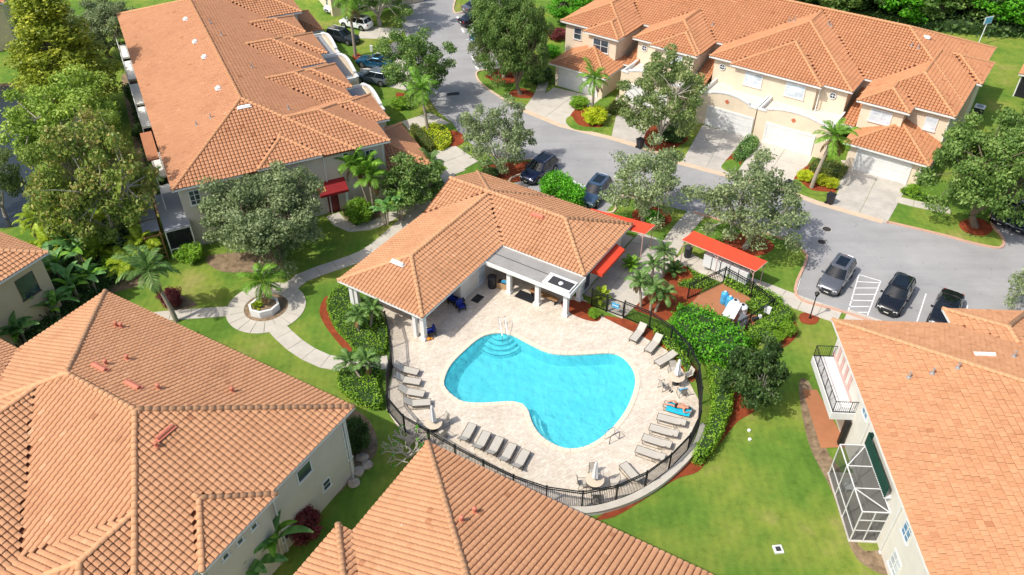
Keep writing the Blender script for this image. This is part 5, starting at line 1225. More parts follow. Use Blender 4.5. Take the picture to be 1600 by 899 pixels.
for lab, p, h, s in [('broad leaved plant beside the left house wall', (-37.39,48.63), 2.4, 1.2), ('tall broad leaved plant in front of the left house', (-36.57,52.22), 3.2, 1.25), ('broad leaved plant with drooping leaves by the areca palms', (-36.0,54.35), 3.0, 1.2), ('broad leaved plant at the left edge under the house window', (-39.38,47.49), 2.0, 1.2), ('broad leaved plant low at the left roof valley', (-37.15,45.67), 1.6, 1.1),
                     ('broad leaved plant behind the clubhouse by the path fork', (-11.5,61.77), 2.0, .9), ('second broad leaved plant behind the clubhouse roof edge', (-10.28,62.49), 2.2, .95), ('large leaved plant in the shade between two tan roofs', (-13.68,27.08), 2.4, 1.3), ('large leaved plant lowest in the shade between the roofs', (-14.6,26.05), 2.2, 1.3), ('broad leaved plant at the foot of the tan hip', (-35.56,48.25), 2.0, 1.1), ('broad leaved plant in the thick bed right of the left house', (-34.12,51.64), 2.2, 1.1), ('broad leaved plant behind the tan hip corner', (-34.84,50.19), 2.4, 1.15), ('broad leaved plant tucked under the areca palms', (-38.06,53.48), 2.6, 1.15)]: banana(lab, *p, h, s)
# bare frangipani beside the fence
pl_t = thing('frangipani', 'almost bare grey frangipani bush between the tan hip roof and fence', 'bush', ((-6.77,34.93)[0], (-6.77,34.93)[1], 0))
fb = MB(); tips = []
def grow(p, d, L, r, lev):
    q = p + d * L; fb.tube(p, q, r, r * .8, 6, False)
    if lev == 0: tips.append(q); fb.tube(q, q + d * .05, r * .8, .01, 6); return
    for k in range(3 if lev > 1 else 2):
        a = 2 * math.pi * (k + random.random()) / 3; e = d.orthogonal().normalized(); e = Matrix.Rotation(a, 3, d) @ e
        grow(q, (d * .75 + e * .75 + Vector((0, 0, .15))).normalized(), L * .78, r * .72, lev - 1)
for k in range(4): a = k * 1.57; grow(Vector((0, 0, 0)), Vector((.6 * math.cos(a), .6 * math.sin(a), .8)).normalized(), .8, .075, 3)
fb.build('branches', 'bark_pale', pl_t, smooth=True)
link('leaves', crown_mesh('leaves', [np.array(q) for q in tips[::5]], [.16] * len(tips[::5]), 9, .2, 'leaf_bright'), pl_t)

# ------------------------------------------------------------------ vehicles
def loft(stations, n_pts):
    V = []; F = []
    for sec in stations: V += sec
    for i in range(len(stations) - 1):
        for k in range(n_pts):
            a = i * n_pts + k; b = i * n_pts + (k + 1) % n_pts; F.append((a, b, b + n_pts, a + n_pts))
    F += [tuple(range(n_pts))[::-1], tuple(range((len(stations) - 1) * n_pts, len(stations) * n_pts))]
    return V, F
def car(label, rear, front, paint, kind='suv', sunroof=True, cat='car', name='parked_car'):
    a = Vector(rear); b = Vector(front); d = b - a; c = (a + b) / 2; t = thing(name, label, cat, (c.x, c.y, .012), math.atan2(d.y, d.x))
    suv = kind == 'suv'; zr = 1.66 if suv else 1.44; L = 2.36 if suv else 2.38
    st = [(-L, .66, .42, .86), (-L + .06, .78, .34, .96), (-L + .25, .90, .28, 1.04 if suv else 1.02), (-1.75, .945, .24, 1.06 if suv else 1.03), (-.9, .955, .22, 1.05), (.2, .955, .22, 1.04), (.95, .95, .22, 1.03), (1.4, .94, .22, .99), (1.9, .90, .24, .93), (L - .2, .83, .28, .84), (L - .05, .72, .34, .74), (L, .58, .40, .66)]
    secs = []
    for x, w, zb, zt in st:
        h = zt - zb; half = [(w * .80, zb), (w * .97, zb + .10), (w, zb + h * .38), (w * .985, zb + h * .72), (w * .93, zt - .04), (w * .80, zt + .012), (w * .42, zt + .035)]
        secs.append([(x, y, z) for y, z in half] + [(x, -y, z) for y, z in half[::-1]])
    mb = MB(); mb.add(*loft(secs, 14)); body = mb.build('body', paint, t, smooth=True)
    for s in (-1, 1):
        for x in (-1.42, 1.42):
            ar = MB().tube((x, s * .80, .36), (x, s * .962, .36), .43, None, 20); ar.build('wheel_arch', 'rubber', body)
            w = MB().tube((0, -.11, 0), (0, .11, 0), .345, None, 22).build('wheel', 'rubber', t, (x, s * .86, .345), 0, True)
            r_ = MB().tube((0, s * .10, 0), (0, s * .118, 0), .235, .22, 18)
            for k in range(5): a_ = k * 1.2566; r_.box((.12 * math.cos(a_), s * .12, .12 * math.sin(a_)), (.2, .02, .05), 0, ('Y', -a_))
            r_.build('rim', 'rim', w)
    # glasshouse: base ring, roof ring
    if suv: bx = (.98, -2.12); tx = (.22, -1.86)
    else: bx = (.92, -1.72); tx = (.12, -1.0)
    wb, wt, zb = .87, .70, 1.02
    def ring(x0, x1, w, z, bow): return [(x0 + bow, 0, z), (x0, w * .72, z), (x0 - .16, w, z - .0), ((x0 + x1) / 2, w * 1.02, z), (x1 + .12, w, z), (x1, w * .7, z), (x1 - .04, 0, z), (x1, -w * .7, z), (x1 + .12, -w, z), ((x0 + x1) / 2, -w * 1.02, z), (x0 - .16, -w, z), (x0, -w * .72, z)]
    B = ring(bx[0], bx[1], wb, zb, .10); T_ = ring(tx[0], tx[1], wt, zr - .05, .06); g = MB(); n = 12
    g.add(B + T_, [(k, (k + 1) % n, n + (k + 1) % n, n + k) for k in range(n)]); gl = g.build('windows', 'car_glass', t, smooth=True)
    pr = MB()
    for k in (2, 3, 4, 8, 9, 10):
        p, q = Vector(B[k]), Vector(T_[k]); pr.tube(p, q, .045 if k not in (3, 9) else .04, None, 5)
    for k in range(n): pr.tube(Vector(T_[k]), Vector(T_[(k + 1) % n]), .035, None, 5)
    pr.build('pillars', paint, t, smooth=True)
    T2 = [(x * .93 + (tx[0] + tx[1]) / 2 * .07, y * .86, zr) for x, y, z in T_]
    rf = MB(); rf.add([(x, y, z + .012) for x, y, z in T_] + T2, [(k, (k + 1) % n, n + (k + 1) % n, n + k) for k in range(n)] + [tuple(range(n, 2 * n))]); ro = rf.build('car_roof', paint, t, smooth=True)
    if sunroof: MB().box(((tx[0] + tx[1]) / 2 + .05, 0, zr + .004), ((tx[0] - tx[1]) * .66, wt * 1.22, .012)).build('sunroof', 'car_glass', ro)
    for s in (-1, 1):
        MB().box((L - .12, s * .60, .68), (.16, .30, .13), s * .35).build('headlight', 'lamp_white', t); MB().box((-L + .09, s * .66, .86), (.14, .24, .20), -s * .2).build('taillight', 'lamp_red', t)
        MB().box((.78, s * 1.02, 1.08), (.14, .20, .13)).build('mirror', paint, t); 
        if suv: MB().tube((tx[0] - .1, s * .62, zr + .03), (tx[1] + .1, s * .62, zr + .03), .025, None, 6).build('roof_rail', 'steel', t)
        MB().box((.1, s * .962, .92), (.2, .02, .03)).box((-.85, s * .96, .92), (.2, .02, .03)).build('door_handle', 'steel', t)
    MB().box((L - .03, 0, .60), (.08, .80, .22)).box((L - .01, 0, .36), (.08, 1.1, .12)).build('grille', 'dark_plastic', t); MB().box((L + .02, 0, .42), (.02, .36, .12)).box((-L - .01, 0, .72), (.02, .36, .12)).build('number_plate', 'plate', t)
    wi = MB()
    for s in (.1, -.55): wi.tube((bx[0] + .02, s, zb + .05), (bx[0] - .33, s + .5, zb + .28), .014, None, 4)
    wi.build('wiper', 'rubber', t)
    return t
car('silver grey SUV with dark sunroof parked beside the hatched bay', (28.69,55.71), (25.43,51.34), 'paint_silver')
car('black car parked just right of the hatched bay', (32.55,52.93), (29.56,48.97), 'paint_black', 'suv')
car('black car half hidden behind the orange flat tile roof', (35.62,50.95), (33.15,47.39), 'paint_black', 'sedan')
car('dark navy SUV parked behind the clubhouse beside the bright bush', (4.29,72.74), (1.12,68.35), 'paint_navy')
car('pale blue SUV with small sunroof between bush and open tree', (9.01,68.37), (6.86,64.43), 'paint_blue')
car('white SUV in the driveway behind the tall feathery palm', (-18.15,107.37), (-24.16,110.29), 'paint_white')
car('charcoal SUV in the driveway in front of the white SUV', (-25.25,105.6), (-19.19,102.45), 'paint_charcoal', sunroof=False)
car('teal dark roofed car under the leaning oak, farther of two', (-14.65,95.41), (-19.21,96.9), 'paint_teal', 'sedan')
car('grey SUV under the leaning oak, nearer of two', (-14.04,90.75), (-18.93,92.85), 'paint_grey', sunroof=False)
car('silver car at the top edge beside the red bush', (-6.53,113.65), (-3.16,116.11), 'paint_silver', 'sedan')
car('black car under the trees in the top parking bays', (-6.67,108.97), (-3.41,111.28), 'paint_black', 'sedan')
car('teal car under the trees in the top parking bays', (-4.88,102.9), (-1.56,105.02), 'paint_teal', 'sedan')
car('dark blue car at the right edge in front of the large oak', (48.37,63.34), (45.69,60.47), 'paint_navy', 'sedan')
car('black car in the shade of the large right oak', (46.85,64.41), (44.72,61.88), 'paint_black', 'sedan')
car('white car partly seen at the top edge by the cream house', (-23.45,116.55), (-25.51,114.07), 'paint_white', 'sedan')

# ------------------------------------------------------------------ pool furniture
def lounger_proto(back=.55):
    r = link('sun_lounger', None); W = .64; hx, hz = 1.28, .36
    bx_, bz = hx + .68 * math.cos(back), hz + .68 * math.sin(back)
    MB().box((hx / 2, 0, hz), (hx, W - .06, .03)).build('seat_sling', 'sling', r)
    mb = MB(); mb.add([(hx, -W / 2 + .03, hz), (hx, W / 2 - .03, hz), (bx_, W / 2 - .03, bz), (bx_, -W / 2 + .03, bz), (hx, -W / 2 + .03, hz + .03), (hx, W / 2 - .03, hz + .03), (bx_, W / 2 - .03, bz + .03), (bx_, -W / 2 + .03, bz + .03)], [(0, 1, 2, 3), (7, 6, 5, 4), (3, 2, 6, 7), (0, 3, 7, 4), (1, 5, 6, 2)])
    mb.build('back_sling', 'sling', r)
    f = MB()
    for s in (-1, 1): f.poly_tube([(0, s * W / 2, hz), (hx, s * W / 2, hz), (bx_, s * W / 2, bz)], .022)
    for x, z in ((0, hz), (bx_, bz)): f.tube((x, -W / 2, z), (x, W / 2, z), .022)
    for s in (-1, 1): f.poly_tube([(.06, s * W / 2, .03), (1.5, s * W / 2, .03)], .018)
    f.tube((hx + .4, -W / 2, hz + .2), (hx + .1, -W / 2, .1), .016); f.tube((hx + .4, W / 2, hz + .2), (hx + .1, W / 2, .1), .016)
    f.build('frame', 'taupe_metal', r)
    for x in (.08, 1.2):
        for s in (-1, 1): MB().tube((x, s * W / 2, hz), (x + .04, s * W / 2, 0), .02).build('leg', 'taupe_metal', r)
    return r
lp1, lp2 = lounger_proto(.6), lounger_proto(.12)
used = set()
def lounger(label, foot, head, proto=None):
    proto = proto or lp1; o = copy_tree(proto) if proto in used else proto; used.add(proto)
    a, b = Vector(foot), Vector(head); d = (b - a).normalized(); c = (a + b) / 2 - d * .95; o.location = (c.x, c.y, .015); o.rotation_euler = (0, 0, math.atan2(d.y, d.x)); tag(o, label, 'lounger', 'sun loungers round the pool'); return o
ORD = ['first', 'second', 'third', 'fourth']
for i, (f_, h_) in enumerate([((-6.7,42.44), (-8.8,43.1)), ((-6.53,41.47), (-8.52,41.92)), ((-6.29,40.34), (-8.02,40.71)), ((-5.95,39.54), (-7.39,39.42))]): lounger(['empty beige lounger nearest the porch column in the left row', 'second lounger from the porch in the left row', 'third lounger from the porch in the left row', 'left row lounger nearest the furled parasol table'][i], f_, h_)
for i, (f_, h_) in enumerate([((-2.75,37.37), (-3.3,35.96)), ((-1.77,36.63), (-2.29,35.31)), ((-0.89,36.19), (-1.43,34.83)), ((-0.03,35.58), (-0.57,34.3)), ((0.86,35.04), (0.26,33.73))]): lounger(['leftmost of five loungers lined up along the front fence', 'second from left of five loungers along the front fence', 'middle one of five loungers along the front fence', 'fourth from left of five loungers along the front fence', 'rightmost of five loungers lined up along the front fence'][i], f_, h_)
lounger('lounger with raised back nearest the gate by the north pool edge', (8.99,45.61), (10.44,47.8)); lounger('second lounger from the gate, at the north pool edge', (10.02,44.49), (11.46,46.47))
lounger('flat lounger beside the parasol table near the east fence', (10.54,43.27), (12.36,44.63), lp2)
occ = lounger('lounger with a turquoise towel on which a person lies', (10.57,39.45), (12.5,38.61), lp2)
for i, (f_, h_) in enumerate([((10.0,38.25), (11.88,37.56)), ((9.38,37.27), (11.16,36.59)), ((8.83,36.37), (10.5,35.65)), ((8.24,35.38), (9.96,34.58))]): lounger(['lounger right next to the person in the east row', 'second lounger below the person in the east row', 'third lounger below the person in the east row', 'last lounger of the east row, nearest the pool ladder'][i], f_, h_, lp2)
lounger('single lounger with back to the fence right of the front parasol table', (7.22,34.15), (8.2,32.52))
# round tables, parasols and chairs
def round_table(label, p):
    t = thing('round_table', label, 'table', (*p, .015), 0, 'round tables on the pool deck'); MB().lathe([(.0, .70), (.58, .70), (.60, .715), (.60, .735), (.58, .745), (.0, .748)], 28).build('table_top', 'table_top', t)
    for k in range(4): a = math.pi / 4 + k * math.pi / 2; MB().tube((.42 * math.cos(a), .42 * math.sin(a), 0), (.36 * math.cos(a), .36 * math.sin(a), .70), .022).build('leg', 'taupe_metal', t)
    return t
def parasol(label, p, rz):
    t = thing('parasol', label, 'parasol', (*p, .015), rz, 'furled parasols'); MB().tube((0, 0, 0), (.05, 0, 2.35), .02).build('pole', 'steel', t); MB().lathe([(.25, 0), (.25, .06), (.05, .1)], 14).build('base', 'charcoal', t)
    mb = MB(); N = 12; prof = [(.05, 2.38), (.09, 2.2), (.12, 1.8), (.15, 1.4), (.19, 1.02), (.17, .95)]; V = []; F = []
    for r, z in prof:
        for k in range(N): rr = r * (1 + .32 * (k % 2)); V.append((rr * math.cos(2 * math.pi * k / N) + .02 * z, rr * math.sin(2 * math.pi * k / N), z))
    for i in range(len(prof) - 1):
        for k in range(N): F.append((i * N + k, i * N + (k + 1) % N, (i + 1) * N + (k + 1) % N, (i + 1) * N + k))
    F.append(tuple(range(N))); mb.add(V, F); mb.build('canopy', 'umbrella_cloth', t); MB().lathe([(.03, 2.36), (.04, 2.42), (.0, 2.46)], 8, (.05, 0, 0)).build('finial', 'steel', t)
def chair_proto():
    r = link('patio_chair', None); MB().box((0, 0, .42), (.46, .48, .025)).build('seat', 'sling', r)
    MB().box((-.30, 0, .70), (.03, .46, .54), 0, ('Y', -.22)).build('backrest', 'sling', r)
    f = MB()
    for s in (-1, 1): f.poly_tube([(.24, s * .26, .02), (.24, s * .26, .62), (-.22, s * .26, .64), (-.36, s * .25, .96)], .016); f.poly_tube([(.24, s * .26, .02), (-.30, s * .26, .02), (-.24, s * .26, .44)], .016)
    f.tube((-.36, -.25, .96), (-.36, .25, .96), .016); f.build('frame', 'taupe_metal', r); return r
cp = chair_proto()
def pchair(label, p, tgt):
    o = copy_tree(cp) if 'c' in used else cp; used.add('c'); d = Vector(tgt) - Vector(p); o.location = (*p, .015); o.rotation_euler = (0, 0, math.atan2(d.y, d.x)); tag(o, label, 'chair', 'sling chairs at the pool tables'); return o
T1, T2, T3 = (-5.33,37.3), (11.86,41.69), (5.26,32.57)
round_table('round pale table beside the left lounger row', T1); round_table('round pale table at the east fence', T2); round_table('round pale table at the front fence', T3)
parasol('furled white parasol at the left table', T1, 2.2); parasol('furled white parasol at the east table', T2, 1.); parasol('furled white parasol at the front table', T3, 1.8)
for lab, p, c in [('chair on the fence side of the left table', (-6.08,37.3), T1), ('chair on the pool side of the left table', (-4.66,37.77), T1), ('chair in front of the left table', (-4.76,36.63), T1),
                  ('chair on the pool side of the east table', (10.9,41.18), T2), ('chair with a pale blue towel at the east table', (12.1,40.55), T2), ('chair on the fence side of the east table', (12.83,42.21), T2), ('chair behind the east table', (11.78,42.74), T2),
                  ('chair left of the front table', (4.47,32.52), T3), ('chair right of the front table', (6.49,32.62), T3), ('chair behind the front table on the pool side', (5.23,33.37), T3), ('chair between the front table and the fence', (5.26,31.58), T3)]: pchair(lab, p, c)
tw = thing('towel', 'pale blue towel hanging over a chair at the east table', 'towel', (*(12.1,40.55), .015), math.atan2(T2[1] - (12.1,40.55)[1], T2[0] - (12.1,40.55)[0]))
MB().box((-.27, 0, .80), (.07, .42, .44), 0, ('Y', -.22)).box((.0, 0, .46), (.4, .40, .03)).build('cloth', 'sky_towel', tw)
fl_ = thing('sandals', 'pair of dark sandals on the deck by the east table', 'sandals', (*(11.42,40.93), .015), .8)
for s in (-1, 1): MB().prism([(-.13, s * .08 - .04), (.10, s * .08 - .05), (.15, s * .08), (.10, s * .08 + .05), (-.13, s * .08 + .04)], 0, .035).build('sandal', 'black_cloth', fl_)
# towel and person on the lounger
oc = occ.location.copy(); oz = occ.rotation_euler[2]
tt = thing('towel', 'turquoise towel spread on the lounger under the person', 'towel', oc, oz)
tm_ = MB(); V = []; F = []
for i in range(13):
    for j in range(7):
        x = .25 + 1.65 * i / 12; y = -.46 + .92 * j / 6; hz = .405 + (max(0, x - 1.28) * .12); 
        if abs(y) > .33: hz -= (abs(y) - .33) * 1.3
        V.append((x, y, hz + random.uniform(-.012, .012)))
for i in range(12):
    for j in range(6): F.append((i * 7 + j, i * 7 + j + 1, i * 7 + j + 8, i * 7 + j + 7))
tm_.add(V, F); tm_.build('cloth', 'turquoise_towel', tt, smooth=True)
def skin_figure(name, verts, edges, radii, root, m, parent, sub=2):
    me = bpy.data.meshes.new(name); me.from_pydata(verts, edges, []); o = bpy.data.objects.new(name, me); C.objects.link(o)
    o.modifiers.new('s', 'SKIN'); sv = me.skin_vertices[0].data
    for i, r in enumerate(radii): sv[i].radius = (r, r) if not hasattr(r, '__len__') else r
    sv[root].use_root = True; ss = o.modifiers.new('u', 'SUBSURF'); ss.levels = sub; ss.render_levels = sub
    dg = bpy.context.evaluated_depsgraph_get(); nm = bpy.data.meshes.new_from_object(o.evaluated_get(dg)); bpy.data.objects.remove(o)
    nm.materials.clear(); nm.materials.append(MATS[m]); nm.polygons.foreach_set('use_smooth', [True] * len(nm.polygons)); return link(name, nm, parent)
pe = thing('person', 'person in dark shorts lying on the turquoise towel with knees bent', 'person', oc, oz); z0 = .52
PV = [(.92, 0, z0), (1.10, 0, z0 + .02), (1.30, 0, z0 + .05), (1.46, 0, z0 + .08), (1.56, 0, z0 + .10), (1.66, 0, z0 + .13), (1.76, 0, z0 + .15),   # pelvis..head 0-6
      (.88, .11, z0), (.62, .17, z0 + .26), (.28, .15, z0 - .02), (.12, .16, z0 - .03),                                    # left leg, knee up 7-10
      (.88, -.11, z0), (.50, -.15, z0 + .08), (.10, -.16, z0 - .03), (-.04, -.17, z0 + .02),                                     # right leg 11-14
      (1.44, .20, z0 + .06), (1.22, .34, z0 + .02), (1.02, .24, z0 + .09), (.96, .18, z0 + .10),                               # left arm 15-18
      (1.44, -.20, z0 + .06), (1.50, -.44, z0 + .02), (1.74, -.34, z0 + .04), (1.80, -.28, z0 + .05)]                          # right arm 19-22
PE = [(0, 1), (1, 2), (2, 3), (3, 4), (4, 5), (5, 6), (0, 7), (7, 8), (8, 9), (9, 10), (0, 11), (11, 12), (12, 13), (13, 14), (3, 15), (15, 16), (16, 17), (17, 18), (3, 19), (19, 20), (20, 21), (21, 22)]
PR = [(.15, .12), (.14, .11), (.16, .12), (.15, .11), .055, .09, .085, .10, .07, .045, .035, .10, .07, .045, .035, .065, .045, .035, .03, .065, .045, .035, .03]
bd = skin_figure('body', PV, PE, PR, 0, 'skin', pe)
skin_figure('shorts', [(.90, 0, z0), (1.04, 0, z0 + .015), (.87, .115, z0 + .01), (.74, .15, z0 + .13), (.87, -.115, z0 + .01), (.68, -.13, z0 + .05)], [(0, 1), (0, 2), (2, 3), (0, 4), (4, 5)], [(.17, .14), (.165, .13), .115, .095, .115, .095], 0, 'black_cloth', pe)
MB().lathe([(.0, -.02), (.085, .0), (.10, .05), (.08, .10), (.0, .13)], 12, (1.78, 0, z0 + .14)).build('hair', 'hair_brown', pe, smooth=True)
for s in (-1, 1):
    hp = PV[18] if s > 0 else PV[22]; dr = -1 if s > 0 else 1
    for k in range(4): MB().poly_tube([(hp[0] + dr * .02, hp[1] + (k - 1.5) * .018, hp[2]), (hp[0] + dr * (.07 + .008 * (k % 2)), hp[1] + (k - 1.5) * .02, hp[2] + .012), (hp[0] + dr * (.10 + .01 * (k in (1, 2))), hp[1] + (k - 1.5) * .021, hp[2] - .01)], .009).build('finger', 'skin', bd)
    MB().tube((hp[0], hp[1] + .03, hp[2]), (hp[0] + dr * .05, hp[1] + .06, hp[2]), .010).build('thumb', 'skin', bd)
MB().lathe([(.012, 0), (.015, .02), (.0, .035)], 6, (1.70, 0, z0 + .235)).build('nose', 'skin', bd)
for s in (-1, 1): MB().lathe([(.0, -.01), (.012, 0), (.0, .01)], 6, (1.735, s * .035, z0 + .228)).build('eye', 'black_cloth', bd)

# pool rails
hr = thing('handrail', 'bent metal handrail rising from the pool steps', 'handrail', (*(-0.75,47.78), .0), R(-80))
for s in (-.22, .22): MB().poly_tube([(-.35, s, .0), (-.35, s, .75), (-.28, s, .88), (-.1, s, .92), (.5, s, .62), (1.2, s, .25), (1.35, s, -.1), (1.35, s, -.6)], .024, 8).build('rail', 'steel', hr)
la = thing('pool_ladder', 'steel pool ladder with three treads at the lower right pool edge', 'ladder', (*(6.49,36.31), .0), R(35))
for s in (-.25, .25): MB().poly_tube([(.75, s, .0), (.75, s, .62), (.62, s, .80), (.1, s, .82), (-.08, s, .70), (-.12, s, -.1), (-.12, s, -1.0)], .024, 8).build('rail', 'black_metal' if s < 0 else 'steel', la)
for z in (-.3, -.6, -.9): MB().box((-.12, 0, z), (.10, .5, .04)).build('tread', 'steel', la)
MB().poly_tube([(.62, -.25, .8), (.62, .25, .8)], .02).poly_tube([(.1, -.25, .82), (.1, .25, .82)], .02).build('crossbar', 'steel', la)

# ------------------------------------------------------------------ fences
def fence(label, pts, h, name='metal_fence', gap=.115, step=2.2, rails=(.12, -.2, -.02), gate=None):
    t = thing(name, label, 'fence', (0, 0, 0)); post = MB().box((0, 0, h / 2 + .02), (.09, .09, h + .04)).box((0, 0, h + .05), (.12, .12, .04)).mesh('post', 'black_metal')
    for k, (a, b) in enumerate(zip(pts, pts[1:])):
        a = Vector(a); b = Vector(b); L = (b - a).length; an = math.atan2(b.y - a.y, b.x - a.x); link('post', post, t, (a.x, a.y, 0), an)
        if gate == k: link('post', post, t, (b.x, b.y, 0), an); continue
        for r in rails:
            z = r if r > 0 else h + r; MB().box((0, 0, 0), (L - .09, .05, .06)).build('rail', 'black_metal', t, ((a.x + b.x) / 2, (a.y + b.y) / 2, z), an)
        n = int(L / gap); i = np.arange(1, n) / n; n1 = len(i)
        if n1 < 1: continue
        x = a.x + (b.x - a.x) * i; y = a.y + (b.y - a.y) * i; w = .012; ca, sa = math.cos(an), math.sin(an); V = []
        for (sx, sy) in ((-w, -w), (w, -w), (w, w), (-w, w)):
            for z in (.06, h - .03): V.append(np.stack([x + sx * ca - sy * sa, y + sx * sa + sy * ca, np.full(n1, z)], 1))
        V = np.stack(V, 1).reshape(-1, 3); base = np.array([(0, 2, 3, 1), (2, 4, 5, 3), (4, 6, 7, 5), (6, 0, 1, 7)])
        Q = (base[None] + (np.arange(n1) * 8)[:, None, None]).reshape(-1, 4); tag(link('pickets', fastmesh('pickets', V, Q, 'black_metal'), t), kind='stuff')
    link('post', post, t, (*pts[-1], 0)); return t
fpts = [tuple(v) for v in resample(FB, 2.2)] + [GATE[1], FW_END]
fence('black picket fence curving round the pool deck', fpts, 1.72, 'pool_fence', gate=len(fpts) - 3)
g0, g1 = Vector(GATE[0]), Vector(GATE[1]); gd = (g1 - g0); ga = math.atan2(gd.y, gd.x); gt = thing('gate', 'black picket gate at the end of the walkway', 'gate', (g0.x, g0.y, 0), ga); GL = gd.length
MB().box((GL / 2, 0, .15), (GL - .14, .05, .06)).box((GL / 2, 0, 1.55), (GL - .14, .05, .06)).box((.1, 0, .85), (.06, .05, 1.45)).box((GL - .1, 0, .85), (.06, .05, 1.45)).build('frame', 'black_metal', gt)
gp = MB()
for x in np.arange(.2, GL - .15, .115): gp.box((x, 0, .85), (.02, .02, 1.4))
tag(gp.build('pickets', 'black_metal', gt), kind='stuff')
sg = thing('notice_sign', 'blue notice board hanging on the pool gate', 'sign', (g0.x + gd.x * .5, g0.y + gd.y * .5, .75), ga); MB().box((0, .05, .25), (.62, .03, .5)).build('panel', 'blue_tank', sg); MB().box((0, .07, .25), (.5, .012, .06)).build('band', 'white_plastic', sg)
ey = [(14.32,51.24),(17.68,53.41),(19.48,51.41),(20.65,49.34),(18.4,47.51),(16.76,46.34)]
eyp = [tuple(v) for k in range(len(ey) - 2) for v in [ey[k]]] + [ey[4], ey[5]]
fence('black fence enclosing the pool equipment yard', eyp, 1.6, 'yard_fence', gap=.2)
struct(triang(offset_poly(ey, .05), .02, 'yard_paving', 'patio_brown'))
rw = thing('retaining_wall', 'low pale wall under the front curve of the pool fence', 'wall', (0, 0, 0)); ro_ = [(x, y) for x, y in FB[9:18]]; cen = Vector((1.84,40.41))
ro_ = [tuple(Vector(p) + (Vector(p) - cen).normalized() * .32) for p in ro_]; ribbon(smooth_closed(ro_, 5, False), .42, 0, .34).build('wall', 'stucco_white', rw); ribbon(smooth_closed(ro_, 5, False), .48, .34, .40).build('cap', 'concrete', rw)

# ------------------------------------------------------------------ equipment yard
def tank(label, p, r, h, m, cat='tank', name='tank'):
    t = thing(name, label, cat, (*p, .02)); MB().lathe([(r * .92, 0), (r, .05), (r, h * .45), (r * .97, h * .47), (r, h * .5), (r, h * .82), (r * .8, h * .93), (r * .3, h)], 18).build('body', m, t, smooth=True); MB().lathe([(r * .3, h - .02), (r * .3, h + .06), (r * .1, h + .08)], 10).build('cap', 'dark_plastic' if m == 'white_plastic' else 'white_plastic', t); return t
tank('blue pool filter tank standing left in the equipment yard', (17.15,50.76), .30, 1.15, 'blue_tank'); tank('blue pool filter tank standing right in the equipment yard', (17.47,50.28), .30, 1.05, 'blue_tank')
tank('white round tank next to the blue tanks', (17.81,49.96), .42, .95, 'white_plastic'); tank('white round tank behind the white table', (18.33,49.49), .42, .85, 'white_plastic')
wt = thing('work_table', 'white table top over grey equipment in the pool yard', 'table', (*(17.25,48.72), .02), R(60)); MB().box((0, 0, .95), (1.9, 1.0, .07)).build('table_top', 'white_plastic', wt)
for sx in (-.85, .85):
    for sy in (-.42, .42): MB().box((sx, sy, .46), (.08, .08, .92)).build('leg', 'grey_metal', wt)
hp_ = thing('heat_pump', 'grey slatted pool heater beside the white table', 'heater', (*(18.0,47.96), .02), R(60)); MB().box((0, 0, .42), (.9, .6, .84)).build('casing', 'grey_metal', hp_)
for k in range(5): MB().box((0, -.31, .18 + .13 * k), (.74, .03, .05)).build('slat', 'white_plastic', hp_)
pp = thing('pool_pump', 'dark pump with white basket at the yard corner', 'pump', (*(19.25,48.57), .02), R(20)); MB().tube((-.3, 0, .25), (.2, 0, .25), .16).build('motor', 'charcoal', pp, smooth=True); MB().lathe([(.18, 0), (.18, .4), (.14, .46), (.0, .47)], 12, (.36, 0, 0)).build('basket', 'white_plastic', pp); MB().poly_tube([(.36, 0, .3), (.8, .2, .3), (.8, .9, .3)], .04).build('pipe', 'white_plastic', pp)
bx2 = thing('control_box', 'white control box on the yard fence', 'box', (*(20.09,48.72), .02), R(-40)); MB().box((0, 0, 1.0), (.5, .22, .6)).build('casing', 'white_plastic', bx2); MB().box((0, 0, .35), (.06, .06, .7)).build('stand', 'grey_metal', bx2)

# ------------------------------------------------------------------ mailboxes and canopies
def canopy(label, quad, z, slope, posts, m='red_canvas'):
    t = thing('canopy', label, 'canopy', (0, 0, 0)); q = [Vector(p) for p in quad]; zz = [z + slope, z + slope, z, z]; mb = MB(); n = 6; V = []; F = []
    for i in range(n + 1):
        for j in range(3):
            s = i / n; u = j / 2; p = q[0].lerp(q[1], s).lerp(q[3].lerp(q[2], s), u); zq = zz[0] * (1 - u) + zz[2] * u - .03 * math.sin(math.pi * u) - .02 * math.sin(math.pi * s * 3) ** 2; V.append((p.x, p.y, zq))
    for i in range(n):
        for j in range(2): F.append((i * 3 + j, i * 3 + j + 1, i * 3 + j + 4, i * 3 + j + 3))
    k = len(V); V += [(x, y, z_ - .03) for x, y, z_ in V]; F += [tuple(a + k for a in f)[::-1] for f in F]; mb.add(V, F); mb.build('cloth', m, t, smooth=True)
    fr = MB()
    for a, b in ((0, 1), (1, 2), (2, 3), (3, 0)): fr.tube((*q[a], zz[a] - .05), (*q[b], zz[b] - .05), .03, None, 6)
    fr.build('frame', 'wood' if False else 'pink_band', t)
    for (s, u) in posts:
        p = q[0].lerp(q[1], s).lerp(q[3].lerp(q[2], s), u); h = zz[0] * (1 - u) + zz[2] * u - .05; MB().tube((p.x, p.y, 0), (p.x, p.y, h), .04, None, 8).build('post', 'pink_band', t); d = (q[1] - q[0]).normalized() * (.5 if s < .5 else -.5); MB().tube((p.x, p.y, h - .5), (p.x + d.x, p.y + d.y, h), .025, None, 6).build('brace', 'pink_band', t)
    return t
CQ = [(15.44,57.01), (20.66,52.73), (19.56,51.78), (14.34,56.06)]
canopy('long red canopy over the white mailboxes', CQ, 2.5, .25, ((.02, .96), (.5, .96), (.98, .96), (.02, .04), (.98, .04)))
